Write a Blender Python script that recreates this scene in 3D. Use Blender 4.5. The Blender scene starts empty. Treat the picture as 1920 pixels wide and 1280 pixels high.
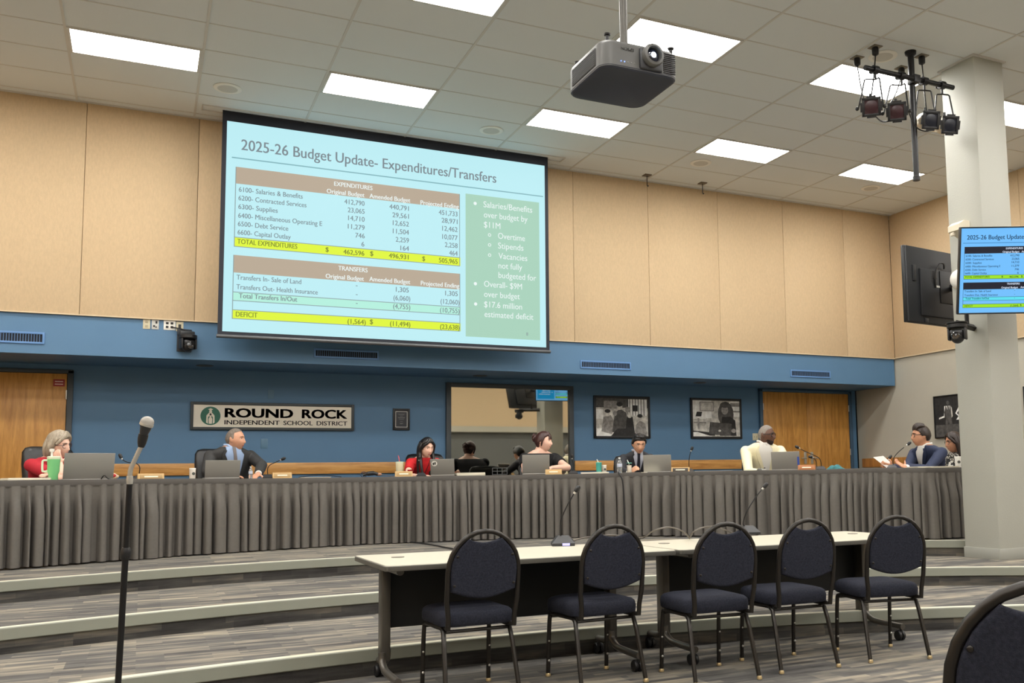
import bpy, bmesh, math, random
from mathutils import Vector, Matrix, noise
random.seed(7)
SC = bpy.context.scene
COL = SC.collection
R_ = math.radians
PI = math.pi

# ------------------------------------------------------------------ camera
EYE = Vector((0, 0, 1.2))
FPX, CX, CY = 1772.36, 1144.0, 725.0
_yaw, _pitch, _roll = 0.459986, 0.095615, -0.015807
_f = Vector((math.sin(_yaw)*math.cos(_pitch), math.cos(_yaw)*math.cos(_pitch), math.sin(_pitch)))
_r0 = Vector((math.cos(_yaw), -math.sin(_yaw), 0))
_u0 = _r0.cross(_f)
_r = math.cos(_roll)*_r0 + math.sin(_roll)*_u0
_u = -math.sin(_roll)*_r0 + math.cos(_roll)*_u0
cam = bpy.data.cameras.new('camera')
camo = bpy.data.objects.new('camera', cam)
COL.objects.link(camo)
camo.matrix_world = Matrix(((_r.x, _u.x, -_f.x, EYE.x), (_r.y, _u.y, -_f.y, EYE.y), (_r.z, _u.z, -_f.z, EYE.z), (0, 0, 0, 1)))
cam.sensor_width = 36
cam.lens = FPX/1920*36
cam.shift_x = (960-CX)/1920
cam.shift_y = (CY-640)/1920
cam.clip_start = 0.05
SC.camera = camo
SC.view_settings.view_transform = 'Standard'
SC.view_settings.look = 'None'
SC.view_settings.gamma = 1
SC.view_settings.use_curve_mapping = False
SC.view_settings.exposure = 0.0
LAMP = 25.0            # radiance of the ceiling panels
LAMP_COLOR = (1.0, 0.972, 0.93)
W = bpy.data.worlds.new('world')
SC.world = W
W.use_nodes = True
W.node_tree.nodes['Background'].inputs[0].default_value = (0.02, 0.02, 0.02, 1)
W.node_tree.nodes['Background'].inputs[1].default_value = 0.2

# sight lines: a picture position becomes a point at its true distance
def ray(x, y): return _f + _r*((x-CX)/FPX) + _u*((CY-y)/FPX)
def at_y(x, y, Y): d = ray(x, y); return EYE + d*(Y/d.y)
def at_x(x, y, X): d = ray(x, y); return EYE + d*(X/d.x)
def at_z(x, y, Z): d = ray(x, y); return EYE + d*((Z-EYE.z)/d.z)
def at_d(x, y, dist): d = ray(x, y); return EYE + d*dist        # dist along the view axis
def at_xy(x, y, p):
    d = ray(x, y); return EYE + d*(math.hypot(p[0], p[1])/math.hypot(d.x, d.y))

# room measures
CEIL = 5.557; YW = 11.993; YR = 13.02; YF = YW+0.025; XW = 11.284; XE = 19.0; YS_ = 6.2; XL = -6.4; YB = -6.5
SOFF = 2.655; BLUE = 3.11
T1, T2, T3 = 0.16, 0.32, 0.48
TT = 1.25             # dais table top

# ------------------------------------------------------------------ materials
MATS = {}
def srgb(c):
    return tuple((v/255/12.92 if v/255 <= 0.04045 else ((v/255+0.055)/1.055)**2.4) for v in c)
def mat(name, color, rough=0.6, metal=0.0, var=0.0, scale=20.0, bump=0.0, bscale=60.0, stretch=None, emit=None, coat=0.0, spec=None, trans=0.0):
    if name in MATS: return MATS[name]
    m = bpy.data.materials.new(name); m.use_nodes = True
    nt = m.node_tree; b = nt.nodes['Principled BSDF']
    c = srgb(color) + (1,)
    b.inputs['Base Color'].default_value = c
    b.inputs['Roughness'].default_value = rough
    b.inputs['Metallic'].default_value = metal
    if spec is not None: b.inputs['Specular IOR Level'].default_value = spec
    if coat: b.inputs['Coat Weight'].default_value = coat
    if trans: b.inputs['Transmission Weight'].default_value = trans
    if emit is not None:
        b.inputs['Emission Color'].default_value = c
        b.inputs['Emission Strength'].default_value = emit
    if var or bump:
        tc = nt.nodes.new('ShaderNodeTexCoord'); mp = nt.nodes.new('ShaderNodeMapping')
        nt.links.new(tc.outputs['Object'], mp.inputs[0])
        if stretch: mp.inputs['Scale'].default_value = stretch
        if var:
            n = nt.nodes.new('ShaderNodeTexNoise'); n.inputs['Scale'].default_value = scale; n.inputs['Detail'].default_value = 5
            nt.links.new(mp.outputs[0], n.inputs['Vector'])
            mx = nt.nodes.new('ShaderNodeMix'); mx.data_type = 'RGBA'
            rp = nt.nodes.new('ShaderNodeMapRange'); rp.inputs[1].default_value = 0.3; rp.inputs[2].default_value = 0.7
            nt.links.new(n.outputs['Fac'], rp.inputs[0]); nt.links.new(rp.outputs[0], mx.inputs[0])
            mx.inputs[6].default_value = tuple(v*(1-var) for v in c[:3]) + (1,)
            mx.inputs[7].default_value = tuple(min(1, v*(1+var)) for v in c[:3]) + (1,)
            nt.links.new(mx.outputs[2], b.inputs['Base Color'])
        if bump:
            n2 = nt.nodes.new('ShaderNodeTexNoise'); n2.inputs['Scale'].default_value = bscale; n2.inputs['Detail'].default_value = 3
            nt.links.new(mp.outputs[0], n2.inputs['Vector'])
            bp = nt.nodes.new('ShaderNodeBump'); bp.inputs['Strength'].default_value = bump; bp.inputs['Distance'].default_value = 0.01
            nt.links.new(n2.outputs['Fac'], bp.inputs['Height']); nt.links.new(bp.outputs[0], b.inputs['Normal'])
    MATS[name] = m
    return m
def wood(name, light, dark, axis='z', rough=0.4):
    if name in MATS: return MATS[name]
    m = bpy.data.materials.new(name); m.use_nodes = True
    nt = m.node_tree; b = nt.nodes['Principled BSDF']; b.inputs['Roughness'].default_value = rough
    tc = nt.nodes.new('ShaderNodeTexCoord'); mp = nt.nodes.new('ShaderNodeMapping')
    nt.links.new(tc.outputs['Object'], mp.inputs[0])
    mp.inputs['Scale'].default_value = (9, 9, 0.9) if axis == 'z' else (0.9, 9, 14)
    n = nt.nodes.new('ShaderNodeTexNoise'); n.inputs['Scale'].default_value = 1.5; n.inputs['Detail'].default_value = 8; n.inputs['Distortion'].default_value = 1.2
    nt.links.new(mp.outputs[0], n.inputs['Vector'])
    n2 = nt.nodes.new('ShaderNodeTexNoise'); n2.inputs['Scale'].default_value = 14; n2.inputs['Detail'].default_value = 3
    nt.links.new(mp.outputs[0], n2.inputs['Vector'])
    ad = nt.nodes.new('ShaderNodeMath'); ad.operation = 'MULTIPLY_ADD'; ad.inputs[1].default_value = 0.35
    nt.links.new(n2.outputs['Fac'], ad.inputs[0]); nt.links.new(n.outputs['Fac'], ad.inputs[2])
    rp = nt.nodes.new('ShaderNodeValToRGB')
    rp.color_ramp.elements[0].position = 0.45; rp.color_ramp.elements[0].color = srgb(dark) + (1,)
    rp.color_ramp.elements[1].position = 0.85; rp.color_ramp.elements[1].color = srgb(light) + (1,)
    nt.links.new(ad.outputs[0], rp.inputs[0]); nt.links.new(rp.outputs[0], b.inputs['Base Color'])
    MATS[name] = m
    return m
def carpet(name, dark=1.0, upright=False):
    m = bpy.data.materials.new(name); m.use_nodes = True
    nt = m.node_tree; b = nt.nodes['Principled BSDF']; b.inputs['Roughness'].default_value = 0.95
    b.inputs['Specular IOR Level'].default_value = 0.1
    L = nt.links.new
    tc = nt.nodes.new('ShaderNodeTexCoord'); sp = nt.nodes.new('ShaderNodeSeparateXYZ'); L(tc.outputs['Object'], sp.inputs[0])
    ad = nt.nodes.new('ShaderNodeMath'); ad.operation = 'ADD'; L(sp.outputs['Y'], ad.inputs[0]); L(sp.outputs['Z'], ad.inputs[1])
    cb = nt.nodes.new('ShaderNodeCombineXYZ'); L(sp.outputs['X'], cb.inputs['X']); L(sp.outputs['Z'] if upright else ad.outputs[0], cb.inputs['Y'])
    # plank by plank tone
    br = nt.nodes.new('ShaderNodeTexBrick'); L(cb.outputs[0], br.inputs['Vector'])
    br.inputs['Scale'].default_value = 1.0; br.inputs['Brick Width'].default_value = 1.0; br.inputs['Row Height'].default_value = 0.25
    br.inputs['Mortar Size'].default_value = 0.0; br.inputs['Color1'].default_value = (0, 0, 0, 1); br.inputs['Color2'].default_value = (1, 1, 1, 1)
    br.offset = 0.37
    # streaks along X in two widths
    mp = nt.nodes.new('ShaderNodeMapping'); mp.inputs['Scale'].default_value = (2.0, 11, 1); L(cb.outputs[0], mp.inputs[0])
    of = nt.nodes.new('ShaderNodeVectorMath'); of.operation = 'MULTIPLY_ADD'
    L(br.outputs['Color'], of.inputs[0]); of.inputs[1].default_value = (9, 23, 0); L(mp.outputs[0], of.inputs[2])
    n1 = nt.nodes.new('ShaderNodeTexNoise'); n1.inputs['Scale'].default_value = 1.0; n1.inputs['Detail'].default_value = 3.5; L(of.outputs[0], n1.inputs['Vector'])
    mp2 = nt.nodes.new('ShaderNodeMapping'); mp2.inputs['Scale'].default_value = (6, 85, 1); L(cb.outputs[0], mp2.inputs[0])
    n2 = nt.nodes.new('ShaderNodeTexNoise'); n2.inputs['Scale'].default_value = 1.0; n2.inputs['Detail'].default_value = 3.0; L(mp2.outputs[0], n2.inputs['Vector'])
    # short light/dark blocks (the woven strips)
    b2 = nt.nodes.new('ShaderNodeTexBrick'); L(cb.outputs[0], b2.inputs['Vector'])
    b2.inputs['Scale'].default_value = 1.0; b2.inputs['Brick Width'].default_value = 0.42; b2.inputs['Row Height'].default_value = 0.05
    b2.inputs['Mortar Size'].default_value = 0.0; b2.inputs['Color1'].default_value = (0, 0, 0, 1); b2.inputs['Color2'].default_value = (1, 1, 1, 1)
    b2.offset = 0.63; b2.squash = 1.0
    s1 = nt.nodes.new('ShaderNodeMath'); s1.operation = 'MULTIPLY_ADD'; s1.inputs[1].default_value = 0.52; L(n1.outputs['Fac'], s1.inputs[0])
    s2 = nt.nodes.new('ShaderNodeMath'); s2.operation = 'MULTIPLY_ADD'; s2.inputs[1].default_value = 0.17; L(n2.outputs['Fac'], s2.inputs[0]); L(s2.outputs[0], s1.inputs[2])
    s3 = nt.nodes.new('ShaderNodeMath'); s3.operation = 'MULTIPLY'; s3.inputs[1].default_value = 0.15
    c1 = nt.nodes.new('ShaderNodeSeparateColor'); L(b2.outputs['Color'], c1.inputs[0]); L(c1.outputs[0], s3.inputs[0])
    s4 = nt.nodes.new('ShaderNodeMath'); s4.operation = 'MULTIPLY_ADD'; s4.inputs[1].default_value = 0.13
    c2 = nt.nodes.new('ShaderNodeSeparateColor'); L(br.outputs['Color'], c2.inputs[0]); L(c2.outputs[0], s4.inputs[0]); L(s3.outputs[0], s4.inputs[2])
    L(s4.outputs[0], s2.inputs[2])
    rp = nt.nodes.new('ShaderNodeValToRGB')
    e = rp.color_ramp.elements
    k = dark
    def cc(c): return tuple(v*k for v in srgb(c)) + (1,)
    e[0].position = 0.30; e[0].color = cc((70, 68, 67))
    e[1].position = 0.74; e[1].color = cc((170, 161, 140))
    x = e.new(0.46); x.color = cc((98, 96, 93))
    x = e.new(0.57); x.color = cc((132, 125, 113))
    L(s1.outputs[0], rp.inputs[0]); L(rp.outputs[0], b.inputs['Base Color'])
    n3 = nt.nodes.new('ShaderNodeTexNoise'); n3.inputs['Scale'].default_value = 300; L(tc.outputs['Object'], n3.inputs['Vector'])
    bp = nt.nodes.new('ShaderNodeBump'); bp.inputs['Strength'].default_value = 0.4; bp.inputs['Distance'].default_value = 0.004
    L(n3.outputs['Fac'], bp.inputs['Height']); L(bp.outputs[0], b.inputs['Normal'])
    MATS[name] = m
    return m

# ------------------------------------------------------------------ mesh helper
class MB:
    def __init__(s): s.v = []; s.f = []; s.m = []; s.M = Matrix.Identity(4); s.mi = 0
    def add(s, vs, fs, mi=None):
        o = len(s.v); M = s.M
        s.v += [tuple(M @ Vector(p)) for p in vs]
        s.f += [tuple(i+o for i in f) for f in fs]
        s.m += [s.mi if mi is None else mi]*len(fs)
        return s
    def box(s, c, d, bev=0.0, rot=None, mi=None):
        hx, hy, hz = d[0]/2, d[1]/2, d[2]/2
        if bev <= 0:
            vs = [Vector((x*hx, y*hy, z*hz)) for x in (-1, 1) for y in (-1, 1) for z in (-1, 1)]
            fs = [(0, 1, 3, 2), (4, 6, 7, 5), (0, 4, 5, 1), (2, 3, 7, 6), (0, 2, 6, 4), (1, 5, 7, 3)]
        else:
            bm = bmesh.new(); bmesh.ops.create_cube(bm, size=1)
            for v in bm.verts: v.co = Vector((v.co.x*d[0], v.co.y*d[1], v.co.z*d[2]))
            bmesh.ops.bevel(bm, geom=bm.edges[:], offset=min(bev, min(d)*0.49), segments=2, affect='EDGES', profile=0.5)
            bm.verts.index_update()
            vs = [v.co.copy() for v in bm.verts]; fs = [tuple(v.index for v in f.verts) for f in bm.faces]; bm.free()
        if rot is not None: vs = [rot @ v for v in vs]
        c = Vector(c)
        return s.add([v+c for v in vs], fs, mi)
    def loft(s, rings, cap=True, closed=True, mi=None, wrap=False):
        n = len(rings[0]); vs = [p for r in rings for p in r]; fs = []
        nr = len(rings)
        for i in range(nr-1 + (1 if wrap else 0)):
            a = i*n; b = ((i+1) % nr)*n
            for j in range(n if closed else n-1):
                k = (j+1) % n
                fs.append((a+j, a+k, b+k, b+j))
        if cap and closed and not wrap:
            fs.append(tuple(range(n-1, -1, -1))); fs.append(tuple((nr-1)*n+j for j in range(n)))
        return s.add(vs, fs, mi)
    def tube(s, pts, r, n=8, mi=None, cap=True, wrap=False, flat=1.0):
        pts = [Vector(p) for p in pts]; L = len(pts)
        rs = r if isinstance(r, (list, tuple)) else [r]*L
        rings = []; up = None
        for i, p in enumerate(pts):
            if wrap: t = (pts[(i+1) % L]-pts[i-1])
            else: t = (pts[min(i+1, L-1)]-pts[max(i-1, 0)])
            if t.length < 1e-9: t = Vector((0, 0, 1))
            t.normalize()
            if up is None:
                up = Vector((0, 0, 1)) if abs(t.z) < 0.9 else Vector((1, 0, 0))
            x = up - t*up.dot(t)
            if x.length < 1e-6: x = t.orthogonal()
            x.normalize(); up = x; y = t.cross(x)
            rings.append([p + (x*math.cos(2*PI*k/n)*flat + y*math.sin(2*PI*k/n))*rs[i] for k in range(n)])
        return s.loft(rings, cap=cap, mi=mi, wrap=wrap)
    def cyl(s, p0, p1, r, r1=None, n=16, mi=None):
        return s.tube([p0, p1], [r, r if r1 is None else r1], n=n, mi=mi)
    def lathe(s, prof, c=(0, 0, 0), n=24, mi=None):
        c = Vector(c)
        return s.loft([[c + Vector((r*math.cos(2*PI*k/n), r*math.sin(2*PI*k/n), z)) for k in range(n)] for r, z in prof], mi=mi)
    def ball(s, c, r, n=16, m=10, mi=None, rot=None):
        if not isinstance(r, (tuple, list)): r = (r, r, r)
        c = Vector(c); rings = []
        for i in range(m+1):
            ph = -PI/2 + PI*i/m
            cp = max(math.cos(ph), 0.02); sp = math.sin(ph)
            ring = []
            for k in range(n):
                v = Vector((r[0]*cp*math.cos(2*PI*k/n), r[1]*cp*math.sin(2*PI*k/n), r[2]*sp))
                if rot is not None: v = rot @ v
                ring.append(c+v)
            rings.append(ring)
        return s.loft(rings, mi=mi)
    def prism(s, poly, z0, z1, mi=None, axis='z'):
        def P(a, b, h):
            return (a, b, h) if axis == 'z' else ((a, h, b) if axis == 'y' else (h, a, b))
        n = len(poly)
        vs = [P(a, b, z0) for a, b in poly] + [P(a, b, z1) for a, b in poly]
        fs = [tuple(range(n-1, -1, -1)), tuple(range(n, 2*n))] + [(i, (i+1) % n, n+(i+1) % n, n+i) for i in range(n)]
        return s.add(vs, fs, mi)
    def quad(s, a, b, c, d, mi=None): return s.add([a, b, c, d], [(0, 1, 2, 3)], mi)
    def text(s, string, x0, x1, z, cap, y=0.0, mi=None, bold=0.0, align='fit', axis='xz', depth=0.0):
        vs, fs, w, x_min = text_mesh(string)
        w += 2*bold
        k = cap/CAPH
        kx = k if align != 'fit' else (x1-x0)/max(w, 1e-6)
        if align == 'left': off = x0
        elif align == 'center': off = (x0+x1)/2 - w*k/2
        elif align == 'right': off = x1 - w*k
        else: off = x0
        # heavier weights: the same outline set again a hair to the side and up
        steps = [(0, 0)] if bold <= 0 else [(i/4, j) for i in range(5) for j in ((0,) if bold < 0.03 else (-0.5, 0.5))]
        for i, j in steps:
            s.add([(off+(vx-x_min+2*bold*i)*kx, y, z+(vy+bold*j)*k) for vx, vy in vs], fs, mi)
        return s
_TX = {}
def text_mesh(string):
    key = string
    if key in _TX: return _TX[key]
    cu = bpy.data.curves.new('lettering', 'FONT'); cu.body = string; cu.size = 1; cu.resolution_u = 3; cu.fill_mode = 'FRONT'
    o = bpy.data.objects.new('lettering', cu); COL.objects.link(o)
    dg = bpy.context.evaluated_depsgraph_get()
    me = bpy.data.meshes.new_from_object(o.evaluated_get(dg))
    vs = [(v.co.x, v.co.y) for v in me.vertices]; fs = [tuple(p.vertices) for p in me.polygons]
    bpy.data.objects.remove(o); bpy.data.curves.remove(cu); bpy.data.meshes.remove(me)
    xs = [a for a, b in vs] or [0, 1]
    _TX[key] = (vs, fs, max(xs)-min(xs), min(xs))
    return _TX[key]
CAPH = 1.0
CAPH = max(b for a, b in text_mesh('H')[0])

def mesh_of(name, mb, mats, angle=40, recalc=True):
    me = bpy.data.meshes.new(name)
    me.from_pydata(mb.v, [], mb.f); me.update()
    for m in mats: me.materials.append(m)
    me.polygons.foreach_set('material_index', mb.m)
    if recalc:
        bm = bmesh.new(); bm.from_mesh(me); bmesh.ops.recalc_face_normals(bm, faces=bm.faces[:]); bm.to_mesh(me); bm.free()
    if angle:
        me.polygons.foreach_set('use_smooth', [True]*len(me.polygons))
        me.set_sharp_from_angle(angle=R_(angle))
    return me
def tag(o, label=None, cat=None, group=None, kind=None):
    if label: o['label'] = label
    if cat: o['category'] = cat
    if group: o['group'] = group
    if kind: o['kind'] = kind
    return o
def obj(name, mb, mats, parent=None, label=None, cat=None, group=None, kind=None, angle=40, recalc=True):
    if not isinstance(mats, (list, tuple)): mats = [mats]
    o = bpy.data.objects.new(name, mesh_of(name, mb, mats, angle, recalc)); COL.objects.link(o)
    if parent is not None: o.parent = parent
    return tag(o, label, cat, group, kind)
def thing(name, loc, label, cat, group=None, rz=0.0, M=None):
    o = bpy.data.objects.new(name, None); COL.objects.link(o)
    o.empty_display_size = 0.1
    if M is not None: o.matrix_world = M
    else: o.location = loc; o.rotation_euler = (0, 0, rz)
    return tag(o, label, cat, group)
def struct(name, mb, mats, parent=None, angle=40):
    return obj(name, mb, mats, parent, kind='structure' if parent is None else None, angle=angle)
def dup(root, loc, rz, label, group=None):
    r = root.copy(); COL.objects.link(r); r.location = loc; r.rotation_euler = (0, 0, rz)
    r['label'] = label
    if group: r['group'] = group
    for ch in list(root.children):
        c = ch.copy(); COL.objects.link(c); c.parent = r
        for g in list(ch.children):
            d = g.copy(); COL.objects.link(d); d.parent = c
    return r
def smooth_path(pts, k=6):
    pts = [Vector(p) for p in pts]; out = []
    n = len(pts)
    for i in range(n-1):
        p0 = pts[max(i-1, 0)]; p1 = pts[i]; p2 = pts[i+1]; p3 = pts[min(i+2, n-1)]
        for j in range(k):
            t = j/k
            out.append(0.5*((2*p1) + (p2-p0)*t + (2*p0-5*p1+4*p2-p3)*t*t + (3*p1-p0-3*p2+p3)*t**3))
    out.append(pts[-1])
    return out
def sstep(a, b, x):
    t = max(0.0, min(1.0, (x-a)/(b-a))); return t*t*(3-2*t)

# ------------------------------------------------------------------ the room
M_ceil = mat('ceiling tile', (220, 224, 224), 0.95, var=0.05, scale=300, bump=0.25, bscale=220, spec=0.1)
M_grid = mat('ceiling grid metal', (204, 202, 196), 0.6)
M_fabric = mat('beige wall panel', (206, 182, 148), 0.95, var=0.05, scale=60, bump=0.25, bscale=260, stretch=(1, 1, 0.35), spec=0.1)
M_blue = mat('blue paint', (84, 122, 156), 0.55, var=0.02, scale=3, bump=0.08, bscale=200)
M_grey = mat('warm grey paint', (184, 180, 166), 0.7, var=0.02, scale=3, bump=0.12, bscale=150)
M_dgrey = mat('dark grey paint', (86, 88, 90), 0.6)
M_column = mat('pale grey column paint', (170, 170, 160), 0.6, bump=0.12, bscale=70)
M_carpet = carpet('plank carpet')
M_riser = carpet('shaded charcoal plank carpet', 0.55, True)  # charcoal planks on the risers, their shade darkened into the colour too
M_nosing_top = mat('toplit nosing rubber', (206, 202, 180), 0.5, var=0.02, scale=8)  # nosing top: light from above put into a paler colour than the face
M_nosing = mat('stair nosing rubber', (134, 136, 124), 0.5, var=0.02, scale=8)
M_base = mat('grey vinyl base', (150, 150, 142), 0.5)
M_railwood = wood('oak rail', (222, 168, 96), (178, 122, 60), 'x')
M_doorwood = wood('oak door veneer', (216, 158, 78), (176, 120, 50), 'z')
M_frame = mat('charcoal door frame', (62, 68, 72), 0.5)
M_black = mat('black plastic', (22, 22, 24), 0.45)
M_blackm = mat('black metal', (26, 26, 28), 0.35, metal=0.3)
M_steel = mat('brushed steel', (196, 194, 188), 0.3, metal=0.7)
M_white = mat('white plastic', (232, 230, 222), 0.45)
M_lit = mat('lit diffuser', (255, 246, 231), 0.5, emit=LAMP)
M_lit.node_tree.nodes['Principled BSDF'].inputs['Emission Color'].default_value = LAMP_COLOR + (1,)

mb = MB(); mb.box(((XL+XW)/2, (YB+YR)/2, -0.1), (XW-XL+0.4, YR-YB+0.4, 0.2)); mb.box(((XE+XW)/2+0.1, (YB+YS_)/2, -0.1), (XE-XW, YS_-YB+0.4, 0.2))
struct('floor', mb, M_carpet)
mb = MB(); mb.box(((XL+XW)/2, (YB+YW)/2, CEIL+0.1), (XW-XL+0.4, YW-YB+0.4, 0.2)); mb.box(((XE+XW)/2+0.1, (YB+YS_)/2, CEIL+0.1), (XE-XW, YS_-YB+0.4, 0.2))
struct('ceiling', mb, M_ceil)
GX0 = -0.7755; GY0 = 8.1615; TX = 1.2192; TY = 0.6096
mb = MB()
i0 = math.ceil((XL-GX0)/TX); i1 = math.floor((XW-GX0)/TX)
for i in range(i0, i1+1): mb.box((GX0+i*TX, (YB+YW)/2, CEIL-0.003), (0.024, YW-YB, 0.006))
j0 = math.ceil((YB-GY0)/TY); j1 = math.floor((YW-GY0)/TY)
for j in range(j0, j1+1): mb.box(((XL+XW)/2, GY0+j*TY, CEIL-0.002), (XW-XL, 0.016, 0.004))
mb.box(((XL+XW)/2, YW-0.045, CEIL-0.004), (XW-XL, 0.03, 0.008))
struct('trim_ceiling_grid', mb, M_grid)

# platforms: three curved tiers, each a step of 16 cm
def arcY(xc, R, top): return lambda x: top - R + math.sqrt(max(R*R-(x-xc)**2, 0.04))
EDGE = {1: arcY(2.1, 10.6, 6.085), 2: arcY(2.4, 9.0, 7.66), 3: arcY(2.4, 8.6, 9.27)}
def tier(k, z0, z1):
    fn = EDGE[k]; xs = [XL + (XW-XL)*i/160 for i in range(161)]
    xs = [x for x in xs]
    mb = MB()
    front = [(x, fn(x)) for x in xs]
    n = len(xs); vs = []; fs = []
    for x, y in front: vs += [(x, y, z0), (x, y, z1), (x, YR+0.1, z1), (x, YR+0.1, z0)]
    for i in range(n-1):
        a = 4*i; b = a+4
        fs += [(a, b, b+1, a+1), (a+1, b+1, b+2, a+2), (a+2, b+2, b+3, a+3), (a+3, b+3, b, a)]
    fs += [(0, 1, 2, 3), (4*(n-1)+3, 4*(n-1)+2, 4*(n-1)+1, 4*(n-1))]
    mb.add(vs, fs)
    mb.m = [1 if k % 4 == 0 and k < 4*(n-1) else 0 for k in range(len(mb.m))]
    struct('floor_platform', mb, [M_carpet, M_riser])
    # rubber nosing: profile swept along the edge
    prof = [(0.065, 0.001), (0.065, 0.005), (-0.010, 0.006), (-0.016, 0.0), (-0.016, -0.068), (-0.010, -0.074), (-0.0005, -0.074), (-0.0005, 0.001)]
    rings = []
    for i, (x, y) in enumerate(front):
        x2, y2 = front[min(i+1, n-1)]; x1, y1 = front[max(i-1, 0)]
        t = Vector((x2-x1, y2-y1, 0)).normalized(); nn = Vector((-t.y, t.x, 0))
        rings.append([Vector((x, y, z1)) + nn*a + Vector((0, 0, h)) for a, h in prof])
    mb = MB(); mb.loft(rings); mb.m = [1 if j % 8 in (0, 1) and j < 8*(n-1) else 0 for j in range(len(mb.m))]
    struct('trim_%d' % k, mb, [M_nosing, M_nosing_top], angle=30)
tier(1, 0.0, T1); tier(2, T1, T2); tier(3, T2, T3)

# back wall: beige panels above, blue soffit box, recessed blue wall below
mb = MB()
seams = [XL, -5.66, -4.44, -3.22, -2.0, -0.675, 0.505, 1.73, 2.95, 4.18, 5.399, 6.612, 7.831, 9.057, 10.28, XW]
for a, b in zip(seams, seams[1:]):
    mb.box(((a+b)/2, YW+0.05, (BLUE+CEIL)/2), (b-a-0.005, 0.1, CEIL-BLUE), bev=0.004)
mb.box(((XL+XW)/2, YW+0.09, (BLUE+CEIL)/2), (XW-XL, 0.1, CEIL-BLUE))
struct('wall_back', mb, M_fabric)
mb = MB(); mb.box(((XL+XW)/2, (YF+YR+0.1)/2, (SOFF+BLUE-0.012)/2), (XW-XL, YR+0.1-YF, BLUE-0.012-SOFF))
struct('wall_back_soffit', mb, M_blue)
mb = MB(); mb.box(((XL+XW)/2, YW+0.01, BLUE-0.004), (XW-XL, 0.03, 0.012))
struct('trim_panel_edge', mb, mat('pale panel edge', (214, 196, 164), 0.6))
mb = MB()
mb.box(((XL+XW)/2, YR+0.1, (T3+SOFF)/2), (XW-XL, 0.2, SOFF-T3))
struct('wall_back_lower', mb, M_blue)
# right wall
mb = MB()
ys = [YS_, 6.9, 8.12, 9.34, 10.56, YW]
for a, b in zip(ys, ys[1:]):
    mb.box((XW+0.05, (a+b)/2, (BLUE+CEIL)/2+0.01), (0.1, b-a-0.005, CEIL-BLUE+0.02), bev=0.004)
struct('wall_right', mb, M_fabric)
mb = MB(); mb.box((XW+0.13, (YS_+YR)/2, BLUE/2), (0.2, YR-YS_, BLUE))
struct('wall_right_lower', mb, M_grey)
mb = MB(); mb.box((XW+0.012, (YS_+YW)/2, BLUE+0.004), (0.04, YW-YS_, 0.014))
struct('trim_panel_edge_right', mb, MATS['pale panel edge'])
mb = MB(); mb.box((XL-0.05, (YB+YR)/2, CEIL/2), (0.1, YR-YB, CEIL))
struct('wall_left', mb, M_fabric)
mb = MB(); mb.box((XE+0.05, (YB+YS_)/2, CEIL/2), (0.1, YS_-YB, CEIL))
struct('wall_far_right', mb, M_fabric)
mb = MB(); mb.box(((XE+XW)/2+0.1, YS_+0.05, CEIL/2), (XE-XW-0.2, 0.1, CEIL))
struct('wall_side_return', mb, M_grey)
# rear wall seen only in the mirror
mb = MB(); mb.box(((XL+XE)/2, YB-0.05, (BLUE+CEIL)/2), (XE-XL, 0.1, CEIL-BLUE))
struct('wall_rear', mb, M_fabric)
mb = MB(); mb.box(((XL+XE)/2, YB-0.13, (SOFF+0.25+BLUE)/2), (XE-XL, 0.25, BLUE-SOFF-0.25))
struct('wall_rear_soffit', mb, M_grey)
mb = MB(); mb.box(((XL+XE)/2, YB-0.25, (SOFF+0.25)/2), (XE-XL, 0.1, SOFF+0.25))
struct('wall_rear_lower', mb, mat('rear wall grey', (104, 106, 104), 0.7))
mb = MB(); mb.box(((XL+XE)/2, YB-0.25, -0.1), (XE-XL, 0.3, 0.2))
struct('floor_rear_strip', mb, M_carpet)

# column with its base
PX0, PX1, PY0, PY1 = 7.70, 8.13, 6.84, 7.29
mb = MB(); mb.box(((PX0+PX1)/2, (PY0+PY1)/2, (T2+CEIL)/2), (PX1-PX0, PY1-PY0, CEIL-T2), bev=0.012)
struct('column', mb, M_column)
mb = MB(); mb.box(((PX0+PX1)/2, (PY0+PY1)/2, T2+0.055), (PX1-PX0+0.016, PY1-PY0+0.016, 0.11), bev=0.004)
struct('baseboard_column', mb, M_base)
mb = MB(); mb.box(((PX0+PX1)/2, (PY0+PY1)/2, CEIL-0.008), (PX1-PX0+0.05, PY1-PY0+0.05, 0.016))
struct('trim_column_top', mb, M_grid)

# oak chair rail in pieces between the openings, round the right corner
mb = MB()
for a, b in ((-0.70, 3.82), (5.83, 9.20)):
    mb.box(((a+b)/2, YR-0.012, 1.385), (b-a, 0.03, 0.15), bev=0.004)
struct('trim_chair_rail', mb, M_railwood)
mb = MB(); mb.box((XW+0.02, 11.2, 1.385), (0.05, 3.4, 0.15), bev=0.004)
struct('trim_chair_rail_right', mb, wood('oak rail side', (200, 142, 74), (158, 104, 48), 'z'))

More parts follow.
